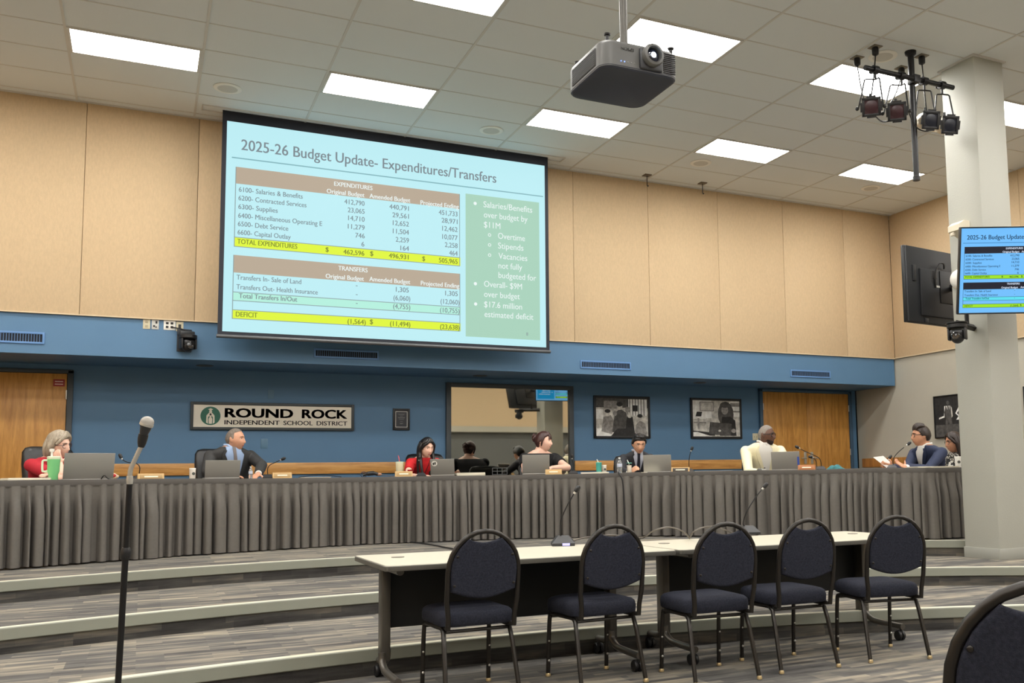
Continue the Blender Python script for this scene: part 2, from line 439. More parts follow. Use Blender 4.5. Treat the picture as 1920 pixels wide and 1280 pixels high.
# doors in the recessed wall
def door_pair(k, x0, x1, z1, frame_mat, sides=(1, 1)):
    mb = MB(); z0 = T3
    mid = (x0+x1)/2
    mb.box((mid-(x1-x0)/4, YR-0.005, (z0+z1)/2), ((x1-x0)/2-0.004, 0.05, z1-z0), bev=0.003)
    mb.box((mid+(x1-x0)/4, YR-0.005, (z0+z1)/2), ((x1-x0)/2-0.004, 0.05, z1-z0), bev=0.003)
    d = struct('door_%d' % k, mb, M_doorwood)
    mb = MB()
    if sides[0]: mb.box((x0-0.035, YR-0.01, (z0+z1)/2+0.02), (0.06, 0.08, z1-z0+0.04), bev=0.004)
    if sides[1]: mb.box((x1+0.035, YR-0.01, (z0+z1)/2+0.02), (0.06, 0.08, z1-z0+0.04), bev=0.004)
    mb.box((mid, YR-0.01, z1+0.027), (x1-x0+0.13, 0.08, 0.045), bev=0.004)
    obj('door_frame', mb, frame_mat, d)
    for z in (z0+0.25, z0+1.1, z1-0.25):
        for x, on in ((x0+0.004, sides[0]), (x1-0.004, sides[1])):
            if on:
                mb = MB(); mb.cyl((x, YR-0.04, z-0.055), (x, YR-0.04, z+0.055), 0.009, n=10); obj('hinge', mb, M_steel, d)
    for x in (mid-0.07, mid+0.07):
        mb = MB(); mb.box((x, YR-0.035, z0+1.0), (0.05, 0.012, 0.2), bev=0.003); mb.cyl((x, YR-0.04, z0+1.0), (x, YR-0.08, z0+1.0), 0.012, n=10)
        mb.tube([(x, YR-0.08, z0+1.0), (x+(0.05 if x > mid else -0.05), YR-0.08, z0+1.0), (x+(0.11 if x > mid else -0.11), YR-0.08, z0+0.995)], 0.009, n=8)
        obj('door_handle', mb, M_steel, d)
door_pair(1, -2.66, -0.83, 2.54, M_frame)
door_pair(2, 9.275, 11.10, 2.59, mat('blue door frame', (60, 88, 112), 0.5))

# mirror glass window
mb = MB()
x0, x1, z0, z1 = 3.90, 5.75, 1.0, 2.53
mb.box(((x0+x1)/2, YR-0.006, (z0+z1)/2), (x1-x0-0.02, 0.012, z1-z0-0.02))
m_mirror = mat('mirror glass', (196, 194, 184), 0.02, metal=1.0)
w = struct('window_1', mb, m_mirror)
mb = MB()
for x in (x0-0.025, x1+0.025): mb.box((x, YR-0.02, (z0+z1)/2), (0.07, 0.06, z1-z0+0.1), bev=0.004)
for z in (z0-0.02, z1+0.02): mb.box(((x0+x1)/2, YR-0.02, z), (x1-x0, 0.06, 0.06), bev=0.004)
obj('window_frame', mb, mat('charcoal window frame', (66, 72, 76), 0.5), w)

# ------------------------------------------------------------------ ceiling lights
def ceiling_light(col, row, label, group=None, first=[None]):
    x0 = GX0+col*TX; y0 = GY0+row*TY
    loc = (x0+TX/2, y0+TY/2, CEIL)
    if first[0] is None:
        t = thing('ceiling_light', loc, label, 'ceiling light', group)
        mb = MB()
        for sx in (-1, 1): mb.box((sx*(TX/2-0.025), 0, -0.006), (0.028, TY-0.022, 0.012), bev=0.002)
        for sy in (-1, 1): mb.box((0, sy*(TY/2-0.022), -0.006), (TX-0.075, 0.022, 0.012), bev=0.002)
        obj('frame', mb, M_grid, t)
        mb = MB(); mb.box((0, 0, -0.004), (TX-0.078, TY-0.066, 0.004)); obj('diffuser', mb, M_lit, t)
        first[0] = t
    else:
        dup(first[0], loc, 0, label, group)
G_L = 'lit ceiling panels'
row_near = ['lit ceiling panel left of the projection screen, leftmost of the five along the back wall', 'lit ceiling panel above the left half of the projection screen',
            'lit ceiling panel between the projection screen and the projector', 'lit ceiling panel right of the projector, fourth along the back wall',
            'lit ceiling panel behind the bottom of the hanging light pole, nearest the back right corner']
for k, c in enumerate((0, 2, 4, 6, 8)): ceiling_light(c, 3, row_near[k], G_L)
ceiling_light(2, -1, 'lit ceiling panel cut by the top edge, above the screen', G_L)
ceiling_light(4, -1, 'large lit ceiling panel directly behind the projector pole', G_L)
ceiling_light(6, -1, 'lit ceiling panel behind the row of spotlights', G_L)
ceiling_light(8, -1, 'lit ceiling panel right of the column, cut by the right edge', G_L)
for c in (-4, -2): ceiling_light(c, 3, 'lit ceiling panel out of view beyond the left edge', 'panels beyond the left edge')
for c in (-4, -2, 0): ceiling_light(c, -1, 'lit ceiling panel out of view beyond the left edge', 'panels beyond the left edge')
for r in (-5, -9, -13, -17, -21):
    for c in (-4, -2, 0, 2, 4, 6, 8, 10, 12, 14): ceiling_light(c, r, 'lit ceiling panel out of view over the audience', 'panels over the audience')

# round ceiling speakers
spk = None
for (x, y, lab) in ((0.735, 10.904, 'round white ceiling speaker left of the projection screen top'), (3.811, 10.937, 'round white ceiling speaker above the right part of the screen'),
                    (6.886, 10.934, 'round white ceiling speaker near the two small ceiling hooks'), (9.906, 10.878, 'round white ceiling speaker below the rightmost back panel light'),
                    (6.853, 7.264, 'round white ceiling speaker between the spotlight power plates')):
    if spk is None:
        spk = thing('ceiling_speaker', (x, y, CEIL), lab, 'speaker', 'round ceiling speakers')
        mb = MB(); mb.lathe([(0.10, 0), (0.145, 0), (0.15, -0.006), (0.13, -0.014), (0.105, -0.012), (0.10, -0.004)], n=32); obj('rim', mb, M_white, spk)
        mb = MB(); mb.lathe([(0.001, -0.003), (0.105, -0.003), (0.105, -0.010), (0.06, -0.013), (0.001, -0.014)], n=32)
        obj('grille', mb, mat('speaker grille', (198, 196, 188), 0.6, bump=0.3, bscale=400), spk)
    else: dup(spk, (x, y, CEIL), 0, lab)
for (x, y, lab) in ((6.451, 11.71, 'left small metal ceiling hook by the back wall'), (7.393, 11.709, 'right small metal ceiling hook by the back wall')):
    t = thing('ceiling_hook', (x, y, CEIL), lab, 'hook', 'ceiling hooks')
    mb = MB(); mb.box((0, 0, -0.006), (0.11, 0.11, 0.012), bev=0.003); obj('plate', mb, mat('dull hook metal', (110, 100, 88), 0.4, metal=0.6), t)
    mb = MB(); mb.tube([(0, 0, -0.01), (0, 0, -0.15), (0.006, 0, -0.165), (0.018, 0, -0.165), (0.02, 0, -0.15)], 0.006, n=8); obj('rod', mb, M_blackm, t)

# recessed can lights in the soffit underside (off)
for (px, py, lab) in ((384, 685, 'dark recessed downlight in the soffit left of the screen'), (900, 704, 'dark recessed downlight in the soffit over the mirror window'),
                      (1312, 717, 'dark recessed downlight in the soffit over the framed classroom photo')):
    p = at_z(px, py, SOFF)
    t = thing('recessed_downlight', (p.x, min(p.y, YR-0.15), SOFF), lab, 'downlight', 'soffit downlights')
    mb = MB(); mb.lathe([(0.075, 0), (0.10, 0), (0.102, -0.005), (0.078, -0.008)], n=28); obj('trim_ring', mb, M_dgrey, t)
    mb = MB(); mb.lathe([(0.001, -0.001), (0.078, -0.001), (0.078, -0.004), (0.001, -0.003)], n=28); obj('reflector', mb, M_black, t)

# soffit air grilles
def vent(x0, x1, z0, z1, lab):
    t = thing('air_vent', ((x0+x1)/2, YF, (z0+z1)/2), lab, 'vent', 'soffit air vents')
    w_ = x1-x0; h = z1-z0
    mb = MB(); b = 0.022
    for s in (-1, 1):
        mb.box((s*(w_/2-b/2), -0.006, 0), (b, 0.014, h), bev=0.002); mb.box((0, -0.006, s*(h/2-b/2)), (w_-2*b, 0.014, b), bev=0.002)
    obj('frame', mb, mat('vent blue', (96, 138, 190), 0.45), t)
    mb = MB(); mb.box((0, -0.001, 0), (w_-2*b, 0.004, h-2*b)); obj('duct', mb, mat('vent dark', (20, 26, 36), 0.8), t)
    mb = MB(); n = int((w_-2*b)/0.026)
    for i in range(1, n): mb.box((-w_/2+b+(w_-2*b)*i/n, -0.006, 0), (0.008, 0.008, h-2*b))
    obj('louvre', mb, mat('vent slat blue', (74, 104, 142), 0.5), t)
vent(-1.85, -1.00, 2.76, 2.89, 'blue air vent above the left door, cut by the left edge')
vent(1.87, 2.67, 2.735, 2.85, 'blue air vent just below the projection screen')
vent(5.49, 6.29, 2.735, 2.85, 'blue air vent right of the screen, above the family photo')
vent(9.13, 9.92, 2.735, 2.85, 'blue air vent above the right wooden door')

# ------------------------------------------------------------------ the slide shown on the screen and the monitors
K7 = 630/1792.0
S_TL, S_TR, S_BR, S_BL = (48, 42), (1738, 292), (1745, 1258), (15, 1165)
def homog(src):
    # picture quad -> unit square, solved directly
    dst = [(0, 1), (1, 1), (1, 0), (0, 0)]
    A = []; B = []
    for (x, y), (u, v) in zip(src, dst):
        A.append([x, y, 1, 0, 0, 0, -u*x, -u*y]); B.append(u)
        A.append([0, 0, 0, x, y, 1, -v*x, -v*y]); B.append(v)
    n = 8
    for i in range(n):
        p = max(range(i, n), key=lambda r: abs(A[r][i])); A[i], A[p] = A[p], A[i]; B[i], B[p] = B[p], B[i]
        for r in range(n):
            if r != i:
                k = A[r][i]/A[i][i]; A[r] = [a-k*b for a, b in zip(A[r], A[i])]; B[r] -= k*B[i]
    return [B[i]/A[i][i] for i in range(n)]
_h = homog([S_TL, S_TR, S_BR, S_BL])
def uv(x, y):
    w_ = _h[6]*x+_h[7]*y+1
    return ((_h[0]*x+_h[1]*y+_h[2])/w_, (_h[3]*x+_h[4]*y+_h[5])/w_)
BG, GREY, BROWN, WHITE, YEL, MINT, GREEN, RULE, LINE, DARKY = range(10)
TXT = [  # string, left, right (baseline ends on the slide), cap height, colour, weight
 ('2025-26 Budget Update- Expenditures/Transfers', (122, 197), (1482, 382), 53, GREY, .014),
 ('EXPENDITURES', (618, 392), (823, 416), 22, WHITE, .022), ('Original Budget', (578, 431), (780, 453), 23, WHITE, .022), ('Amended Budget', (806, 458), (1024, 483), 23, WHITE, .022), ('Projected Ending', (1078, 495), (1282, 518), 23, WHITE, .022),
 ('6100- Salaries & Benefits', (108, 421), (450, 459), 25, GREY, .012), ('6200- Contracted Services', (106, 467), (470, 505), 25, GREY, .012), ('6300- Supplies', (105, 512), (316, 534), 25, GREY, .012),
 ('6400- Miscellaneous Operating E', (104, 559), (553, 606), 25, GREY, .012), ('6500- Debt Service', (102, 604), (372, 630), 25, GREY, .012), ('6600- Capital Outlay', (100, 650), (385, 674), 25, GREY, .012),
 ('412,790', (672, 491), (780, 497), 25, GREY, .012), ('23,065', (690, 533), (780, 542), 25, GREY, .012), ('14,710', (692, 575), (780, 585), 25, GREY, .012), ('11,279', (690, 620), (780, 629), 25, GREY, .012), ('746', (730, 668), (780, 673), 25, GREY, .012), ('6', (762, 715), (778, 717), 25, GREY, .012),
 ('440,791', (912, 517), (1016, 527), 25, GREY, .012), ('29,561', (928, 560), (1016, 570), 25, GREY, .012), ('12,652', (930, 602), (1016, 612), 25, GREY, .012), ('11,504', (930, 646), (1016, 655), 25, GREY, .012), ('2,259', (945, 690), (1016, 699), 25, GREY, .012), ('164', (970, 736), (1016, 742), 25, GREY, .012),
 ('451,733', (1175, 549), (1275, 558), 25, GREY, .012), ('28,971', (1190, 590), (1275, 600), 25, GREY, .012), ('12,462', (1193, 633), (1275, 642), 25, GREY, .012), ('10,077', (1193, 677), (1275, 686), 25, GREY, .012), ('2,258', (1207, 721), (1275, 727), 25, GREY, .012), ('464', (1230, 764), (1275, 769), 25, GREY, .012),
 ('TOTAL EXPENDITURES', (98, 698), (420, 726), 25, DARKY, .022), ('$', (570, 742), (588, 744), 24, DARKY, .022), ('462,596', (665, 756), (778, 764), 24, DARKY, .022), ('$', (808, 765), (826, 766), 24, DARKY, .022), ('496,931', (908, 777), (1014, 786), 24, DARKY, .022), ('$', (1086, 793), (1102, 795), 24, DARKY, .022), ('505,965', (1175, 803), (1275, 811), 24, DARKY, .022),
 ('TRANSFERS', (638, 842), (795, 854), 23, WHITE, .022), ('Original Budget', (570, 883), (775, 900), 23, WHITE, .022), ('Amended Budget', (803, 900), (1022, 918), 23, WHITE, .022), ('Projected Ending', (1078, 922), (1284, 941), 23, WHITE, .022),
 ('Transfers In- Sale of Land', (93, 892), (440, 912), 25, GREY, .012), ('Transfers Out- Health Insurance', (92, 941), (528, 970), 25, GREY, .012), ('Total Transfers In/Out', (105, 989), (418, 1008), 25, GREY, .02),
 ('-', (731, 934), (741, 934), 25, GREY, .02), ('-', (731, 981), (741, 981), 25, GREY, .02), ('-', (731, 1028), (741, 1028), 25, GREY, .02),
 ('1,305', (945, 957), (1014, 963), 25, GREY, .012), ('(6,060)', (932, 1001), (1022, 1009), 25, GREY, .012), ('(4,755)', (930, 1047), (1022, 1053), 25, GREY, .012),
 ('1,305', (1208, 978), (1275, 984), 25, GREY, .012), ('(12,060)', (1183, 1021), (1284, 1030), 25, GREY, .012), ('(10,755)', (1180, 1067), (1284, 1076), 25, GREY, .012),
 ('DEFICIT', (88, 1087), (205, 1093), 26, DARKY, .02), ('(1,564)', (686, 1127), (784, 1132), 25, DARKY, .02), ('$', (805, 1129), (823, 1130), 25, DARKY, .02), ('(11,494)', (913, 1140), (1022, 1145), 25, DARKY, .02), ('(23,638)', (1180, 1157), (1284, 1163), 25, DARKY, .02),
 ('Salaries/Benefits', (1413, 510), (1672, 541), 31, WHITE, .004), ('over budget by', (1415, 565), (1647, 590), 31, WHITE, .004), ('$11M', (1415, 620), (1503, 624), 31, WHITE, .004), ('Overtime', (1490, 680), (1633, 690), 31, WHITE, .004), ('Stipends', (1490, 733), (1625, 740), 31, WHITE, .004), ('Vacancies', (1492, 787), (1645, 795), 31, WHITE, .004), ('not fully', (1492, 837), (1618, 845), 31, WHITE, .004), ('budgeted for', (1492, 888), (1692, 902), 31, WHITE, .004),
 ('Overall- $9M', (1415, 936), (1617, 946), 31, WHITE, .004), ('over budget', (1415, 988), (1605, 1000), 31, WHITE, .004), ('$17.6 million', (1415, 1043), (1617, 1055), 31, WHITE, .004), ('estimated deficit', (1417, 1095), (1677, 1110), 31, WHITE, .004), ('8', (1639, 1194), (1649, 1195), 17, GREY, .0)]
def slide(mb, W_, H_, y=0.0, e=0.002):
    """the slide in a W x H upright rectangle with its lower left corner at 0,0"""
    def U(p): a, b = uv(*p); return (a*W_, b*H_)
    mb.quad((0, y, 0), (W_, y, 0), (W_, y, H_), (0, y, H_), mi=BG)
    def rect(x0, z0, x1, z1, mi, lv): yy = y-e*lv; mb.quad((x0, yy, z0), (x1, yy, z0), (x1, yy, z1), (x0, yy, z1), mi=mi)
    def band(tl, br, mi, lv=1):
        a = U(tl); b = U(br); rect(a[0], b[1], b[0], a[1], mi, lv); return a[0], b[1], b[0], a[1]
    a = U((72, 235)); b = U((1730, 455)); z = (a[1]+b[1])/2
    rect(a[0], z-.004*H_, b[0], z+.002*H_, RULE, 1)
    x0, zb, x1, z1 = band((92, 287), (1288, 520), BROWN)
    xt0, zy0, xt1, zy1 = band((82, 662), (1290, 823), YEL)
    t = 0.0022*W_
    for (c0, c1) in ((x0, x0+t), (x1-t, x1)): rect(c0, zy0, c1, z1, LINE, 2)
    for zz in (zy0, zy1): rect(x0, zz-t/2, x1, zz+t/2, LINE, 2)
    x0, zb, x1, z1 = band((77, 757), (1288, 948), BROWN)
    m0, mz0, m1, mz1 = band((73, 955), (1290, 1083), MINT)
    d0, dz0, d1, dz1 = band((68, 1050), (1290, 1170), YEL)
    for (c0, c1) in ((x0, x0+t), (x1-t, x1)): rect(c0, dz0, c1, z1, LINE, 2)
    for zz in (mz0, mz1, dz0, dz1): rect(x0, zz-t/2, x1, zz+t/2, LINE, 2)
    g0, gz0, g1, gz1 = band((1318, 437), (1713, 1220), GREEN)
    for s, l, r, cap, c, bo in TXT:
        a = U(l); b = U(r); zz = (a[1]+b[1])/2
        m_ = U(((l[0]+r[0])/2, (l[1]+r[1])/2 - cap)); m0_ = U(((l[0]+r[0])/2, (l[1]+r[1])/2))
        mb.text(s, a[0], b[0], zz, m_[1]-m0_[1], y=y-e*3, mi=c, bold=bo)
    for (cx, cy, full) in ((1369, 490, 1), (1369, 917, 1), (1370, 1025, 1), (1445, 658, 0), (1445, 711, 0), (1445, 765, 0)):
        p = U((cx, cy)); r = 0.0055*W_; n = 16
        out = [(p[0]+r*math.cos(2*PI*k/n), y-e*3, p[1]+r*math.sin(2*PI*k/n)) for k in range(n)]
        if full: mb.add(out, [tuple(range(n))], WHITE)
        else:
            inn = [(p[0]+.62*r*math.cos(2*PI*k/n), y-e*3, p[1]+.62*r*math.sin(2*PI*k/n)) for k in range(n)]
            mb.add(out+inn, [(k, (k+1) % n, n+(k+1) % n, n+k) for k in range(n)], WHITE)
def lit(name, c, s=1.0):
    m = mat(name, c, 0.5, emit=s)
    b = m.node_tree.nodes['Principled BSDF']; b.inputs['Base Color'].default_value = (0.02, 0.02, 0.02, 1); b.inputs['Specular IOR Level'].default_value = 0.05
    return m
PROJ = [lit('beam '+n, c) for n, c in (('sky', (188, 236, 243)), ('grey', (128, 140, 146)), ('brown', (182, 166, 146)), ('white', (236, 246, 244)), ('yellow', (222, 244, 52)), ('mint', (178, 238, 220)), ('green', (166, 208, 186)), ('rule', (128, 178, 186)), ('line', (138, 158, 160)), ('olive', (128, 140, 60)))]
TVC = [lit('pixel '+n, c) for n, c in (('sky', (112, 190, 252)), ('ink', (22, 44, 74)), ('navy', (12, 14, 34)), ('white', (224, 236, 255)), ('lime', (158, 226, 24)), ('cyan', (92, 222, 240)), ('blue', (0, 150, 216)), ('rule', (36, 110, 170)), ('line', (20, 40, 60)), ('olive', (44, 78, 20)))]

# projection screen lowered from its ceiling slot
YS = 11.59
t = thing('projection_screen', (0, 0, 0), 'large lowered projection screen showing the budget slide', 'projection screen')
c = [at_y(427, 224.8, YS), at_y(1021, 312.7, YS), at_y(1023.5, 652.3, YS), at_y(415.3, 619.6, YS)]
sx0 = (c[0].x+c[3].x)/2; sx1 = (c[1].x+c[2].x)/2; sz1 = (c[0].z+c[1].z)/2; sz0 = (c[2].z+c[3].z)/2
mb = MB(); mb.M = Matrix.Translation((sx0, YS-0.006, sz0)); slide(mb, sx1-sx0, sz1-sz0, e=0.0006)
obj('projected_slide', mb, PROJ, t, angle=0, recalc=False)
mb = MB(); bz1 = CEIL+0.02; top = at_y(700, 262, YS).z
mb.box(((sx0+sx1)/2, YS, (sz0-0.05+bz1)/2), (sx1-sx0+0.10, 0.006, bz1-sz0+0.05))
obj('screen_fabric', mb, mat('black screen border', (24, 28, 40), 0.7), t)
mb = MB(); mb.tube([(sx0-0.06, YS, sz0-0.055), (sx1+0.06, YS, sz0-0.055)], 0.022, n=12)
obj('weight_bar', mb, mat('screen weight bar', (96, 98, 100), 0.4, metal=0.5), t)
mb = MB()
mb.box(((sx0+sx1)/2, YS-0.09, CEIL-0.006), (sx1-sx0+0.55, 0.012, 0.014)); mb.box(((sx0+sx1)/2, YS+0.075, CEIL-0.006), (sx1-sx0+0.55, 0.012, 0.014))
for x in (sx0-0.27, sx1+0.27): mb.box((x, YS-0.005, CEIL-0.006), (0.012, 0.17, 0.014))
obj('slot_frame', mb, M_grid, t)

# wall sign
def frame_bars(mb, w_, h, b, d, y=0.0):
    for s in (-1, 1):
        mb.box((s*(w_/2-b/2), y, 0), (b, d, h), bev=0.004); mb.box((0, y, s*(h/2-b/2)), (w_-2*b, d, b), bev=0.004)
sw, sh = 2.03, 0.355
t = thing('wall_sign', (0.53+sw/2, YR-0.02, 2.06), 'long framed wall sign reading ROUND ROCK INDEPENDENT SCHOOL DISTRICT', 'sign')
mb = MB(); frame_bars(mb, sw, sh, 0.036, 0.035); obj('frame', mb, mat('charcoal sign frame', (58, 64, 66), 0.5), t)
mb = MB(); mb.box((0, 0.004, 0), (sw-0.06, 0.02, sh-0.06)); y = -0.0075
def SX(px): return -sw/2 + (px-72)/(1480-72)*sw
iw = sw-0.072; ih = sh-0.072
mb.text('ROUND', SX(350), SX(932), -0.013, 0.112, y=y, mi=1, bold=.035); mb.text('ROCK', SX(1008), SX(1416), -0.013, 0.112, y=y, mi=1, bold=.035)
mb.text('INDEPENDENT', SX(350), SX(815), -0.107, 0.055, y=y, mi=1, bold=.02); mb.text('SCHOOL', SX(848), SX(1105), -0.107, 0.055, y=y, mi=1, bold=.02); mb.text('DISTRICT', SX(1140), SX(1418), -0.107, 0.055, y=y, mi=1, bold=.02)
ex = SX(235); n = 32; r = 0.118
mb.add([(ex+r*math.cos(2*PI*k/n), y, r*math.sin(2*PI*k/n)) for k in range(n)], [tuple(range(n))], 2)
def flat(pts, mi, lv): mb.add([(ex+a, y-0.0006*lv, b) for a, b in pts], [tuple(range(len(pts)))], mi)
def disc(a, b, ra, rb, mi, lv): flat([(a+ra*math.cos(2*PI*k/20), b+rb*math.sin(2*PI*k/20)) for k in range(20)], mi, lv)
flat([(-.03, .082), (0, .098), (.03, .082), (0, .068)], 0, 1); disc(0, .056, .017, .022, 0, 1)           # larger figure with cap
flat([(-.018, .04), (.018, .04), (.047, .005), (.05, -.085), (.028, -.1), (.03, -.02), (0, .02), (-.03, -.02), (-.028, -.1), (-.05, -.085), (-.047, .005)], 0, 1)
disc(0, .018, .012, .014, 1, 2); disc(0, -.006, .012, .013, 0, 3)                                     # small figure
flat([(-.012, -.018), (.012, -.018), (.022, -.04), (.018, -.1), (-.018, -.1), (-.022, -.04)], 0, 2)
obj('sign_face', mb, [mat('sign ivory', (236, 230, 214), 0.6), mat('sign black', (28, 30, 34), 0.6), mat('sign green', (52, 110, 92), 0.6)], t, angle=0, recalc=False)

# plaque
t = thing('framed_plaque', (3.208, YR-0.012, 2.048), 'small black framed plaque right of the district sign', 'plaque')
mb = MB(); frame_bars(mb, 0.235, 0.30, 0.026, 0.022); obj('frame', mb, M_black, t)
mb = MB(); mb.box((0, 0.003, 0), (0.185, 0.01, 0.25), mi=0); frame_bars_y = -0.0035
for s in (-1, 1):
    mb.box((s*0.08, -0.004, 0), (0.008, 0.004, 0.22), mi=1); mb.box((0, -0.004, s*0.107), (0.152, 0.004, 0.008), mi=1)
for k, (zz, ww) in enumerate(((.075, .11), (.062, .08), (.045, .04), (.028, .10), (.018, .09), (.0, .07), (-.03, .04), (-.055, .05), (-.063, .03))):
    mb.box((0, -0.003, zz), (ww, 0.002, 0.004), mi=2)
obj('plate', mb, [mat('plaque plate', (34, 38, 48), 0.4), mat('plaque silver', (205, 205, 200), 0.4), mat('plaque engraving', (130, 132, 132), 0.5)], t)

# framed black and white photographs
P_ = [mat('print '+str(k), c, 0.7, var=v, scale=s) for k, c, v, s in ((0, (200, 197, 190), .4, 14), (1, (82, 80, 78), .4, 18), (2, (240, 238, 232), .2, 14), (3, (38, 37, 37), .4, 18), (4, (146, 142, 138), .4, 22))]
def picture(name, cx, cz, w_, h, lab, draw, axis='y', bar=0.035):
    M = Matrix.Translation((cx, YR-0.018, cz)) if axis == 'y' else Matrix.Translation((XW+0.012, cx, cz)) @ Matrix.Rotation(-PI/2, 4, 'Z')
    t = thing(name, None, lab, 'framed photograph', 'framed photographs', M=M)
    mb = MB(); frame_bars(mb, w_, h, bar, 0.032); obj('frame', mb, M_black, t)
    mb = MB(); mb.box((0, 0.004, 0), (w_-2*bar+0.01, 0.01, h-2*bar+0.01), mi=0)
    a, b = w_-2*bar, h-2*bar
    lv = [0]
    def poly(pts, mi):
        lv[0] += 1; mb.add([((u-.5)*a, -0.002-0.00012*lv[0], (v-.5)*b) for u, v in pts], [tuple(range(len(pts)))], mi)
    def oval(u, v, ru, rv, mi): poly([(u+ru*math.cos(2*PI*k/16), v+rv*math.sin(2*PI*k/16)) for k in range(16)], mi)
    def rc(u0, v0, u1, v1, mi): poly([(u0, v0), (u1, v0), (u1, v1), (u0, v1)], mi)
    draw(poly, oval, rc)
    obj('print', mb, P_, t, angle=0, recalc=False)
def family(poly, oval, rc):
    rc(0, .75, 1, 1, 1); rc(.15, .72, .4, .93, 4); rc(.42, .8, .6, .98, 1); rc(.62, .55, .98, .98, 2)
    for k in range(6): rc(.64+.055*k, .55, .655+.055*k, .98, 1)
    rc(.7, .66, .8, .82, 3); rc(0, .45, .14, .7, 2); rc(0, .0, .45, .22, 2); rc(.02, .2, .2, .45, 0)
    poly([(.1, .12), (.3, .05), (.34, .4), (.28, .55), (.14, .5)], 4); oval(.22, .6, .055, .085, 0); oval(.22, .655, .055, .05, 3)
    poly([(.3, .1), (.62, .05), (.58, .62), (.46, .72), (.36, .62)], 1); oval(.45, .78, .055, .09, 0); oval(.45, .84, .06, .06, 3)
    poly([(.55, .08), (.74, .05), (.7, .5), (.6, .62)], 3); oval(.6, .7, .05, .08, 4); oval(.64, .55, .045, .07, 0); oval(.36, .6, .04, .07, 4)
    poly([(.72, 0), (.98, 0), (.94, .34), (.84, .42), (.76, .3)], 4); oval(.84, .48, .05, .075, 0); oval(.84, .54, .052, .05, 3)
    poly([(.28, .0), (.8, .0), (.66, .2), (.4, .2)], 3)
def classroom(poly, oval, rc):
    rc(0, .0, 1, 1, 0); rc(0, .5, .4, 1, 2); rc(.15, .7, .45, .96, 4); rc(.17, .72, .43, .94, 0); rc(.78, .55, 1, .98, 2); rc(.8, .84, 1, .94, 4); rc(.8, .68, 1, .72, 4)
    poly([(.06, .55), (.18, .55), (.2, .68), (.09, .68)], 3); rc(.0, .48, .28, .53, 2); rc(.1, .2, .14, .5, 4); rc(.02, .36, .28, .4, 4); poly([(0, .02), (.46, .02), (.46, .1), (0, .16)], 3); poly([(0, .0), (.4, .0), (.1, .12), (0, .12)], 2)
    oval(.7, .62, .17, .36, 1); poly([(.56, .02), (.92, .02), (.9, .45), (.8, .55), (.62, .55)], 3); oval(.68, .74, .075, .13, 4); oval(.68, .88, .1, .08, 1)
    poly([(.33, .06), (.8, .02), (.82, .36), (.36, .4)], 1); oval(.56, .16, .03, .03, 0); oval(.86, .16, .05, .06, 4)
def dancers(poly, oval, rc):
    rc(0, 0, 1, 1, 3); rc(0, 0, 1, .3, 1)
    oval(.42, .84, .045, .05, 1); poly([(.32, .78), (.5, .78), (.52, .45), (.56, .05), (.48, .05), (.43, .4), (.34, .06), (.28, .06), (.34, .45)], 1)
    poly([(.3, .76), (.34, .76), (.28, .52), (.12, .48), (.12, .44), (.3, .48)], 2); poly([(.5, .76), (.54, .7), (.56, .5), (.52, .46)], 0); poly([(.36, .76), (.4, .76), (.4, .66)], 2); poly([(.44, .76), (.47, .76), (.46, .66)], 2)
    oval(.82, .76, .05, .06, 2); poly([(.74, .7), (.92, .7), (.88, .54), (1, .4), (.66, .4), (.78, .54)], 2); poly([(.74, .7), (.64, .56), (.74, .48), (.76, .5), (.69, .56), (.78, .66)], 2); poly([(.76, .4), (.82, .4), (.8, .2), (.76, .2)], 0)
picture('framed_photograph', 6.642, 2.126, 0.975, 0.655, 'framed black and white photo of a seated family group of children', family)
picture('framed_photograph', 8.362, 2.129, 0.975, 0.655, 'framed black and white photo of a long haired girl at a laptop', classroom)
picture('framed_photograph', 10.84, 2.07, 0.69, 0.67, 'framed dark photo of two dancers on the right grey wall', dancers, axis='x', bar=0.02)
picture('framed_photograph', 9.12, 2.07, 0.69, 0.67, 'black framed picture at the right edge beyond the column', dancers, axis='x', bar=0.02)
for k, (x, lab) in enumerate(((5.6, 'framed print seen in the mirror behind the bun'), (8.6, 'framed print on the rear wall reflected beside the column'), (2.6, 'framed print reflected at the mirror left end'))):
    t = thing('framed_print', (x, YB-0.17, 1.65), lab, 'framed print', 'rear wall prints', rz=PI)
    mb = MB(); frame_bars(mb, 1.1, 0.8, 0.06, 0.03); obj('frame', mb, M_black, t)
    mb = MB(); mb.box((0, 0.004, 0), (1.0, 0.01, 0.7)); mb.box((-.1, -.002, 0), (.16, .004, .26), mi=1); mb.box((.14, -.002, 0), (.22, .004, .2), mi=1); obj('print', mb, [P_[0], P_[3]], t)

# plates, switches, sockets
def plate(name, x, y, z, w_, h, lab, cat, m, details=(), dm=None, group=None):
    t = thing(name, (x, y, z), lab, cat, group)
    mb = MB(); mb.box((0, -0.003, 0), (w_, 0.006, h), bev=0.002); obj('cover', mb, m, t)
    mb = MB()
    for (a, b, c, d) in details: mb.box((a, -0.007, b), (c, 0.005, d), bev=0.0008)
    if details: obj('socket' if cat == 'outlet' else 'toggle', mb, dm or M_black, t)
M_bplate = mat('blue painted plate', (92, 128, 154), 0.45)
plate('blank_wall_plate', 1.49, YR, 2.355, 0.075, 0.115, 'blue painted blank plate above the district sign', 'wall plate', M_bplate)
plate('blank_wall_plate', 1.42, YR, 1.71, 0.085, 0.125, 'blue painted blank plate below the district sign', 'wall plate', M_bplate)
plate('wall_outlet', 6.87, YR, 1.72, 0.08, 0.115, 'beige outlet plate below the family photo', 'outlet', mat('ivory plate', (208, 200, 170), 0.45), [(0, .026, .03, .026), (0, -.026, .03, .026)], mat('ivory socket', (176, 166, 138), 0.5))
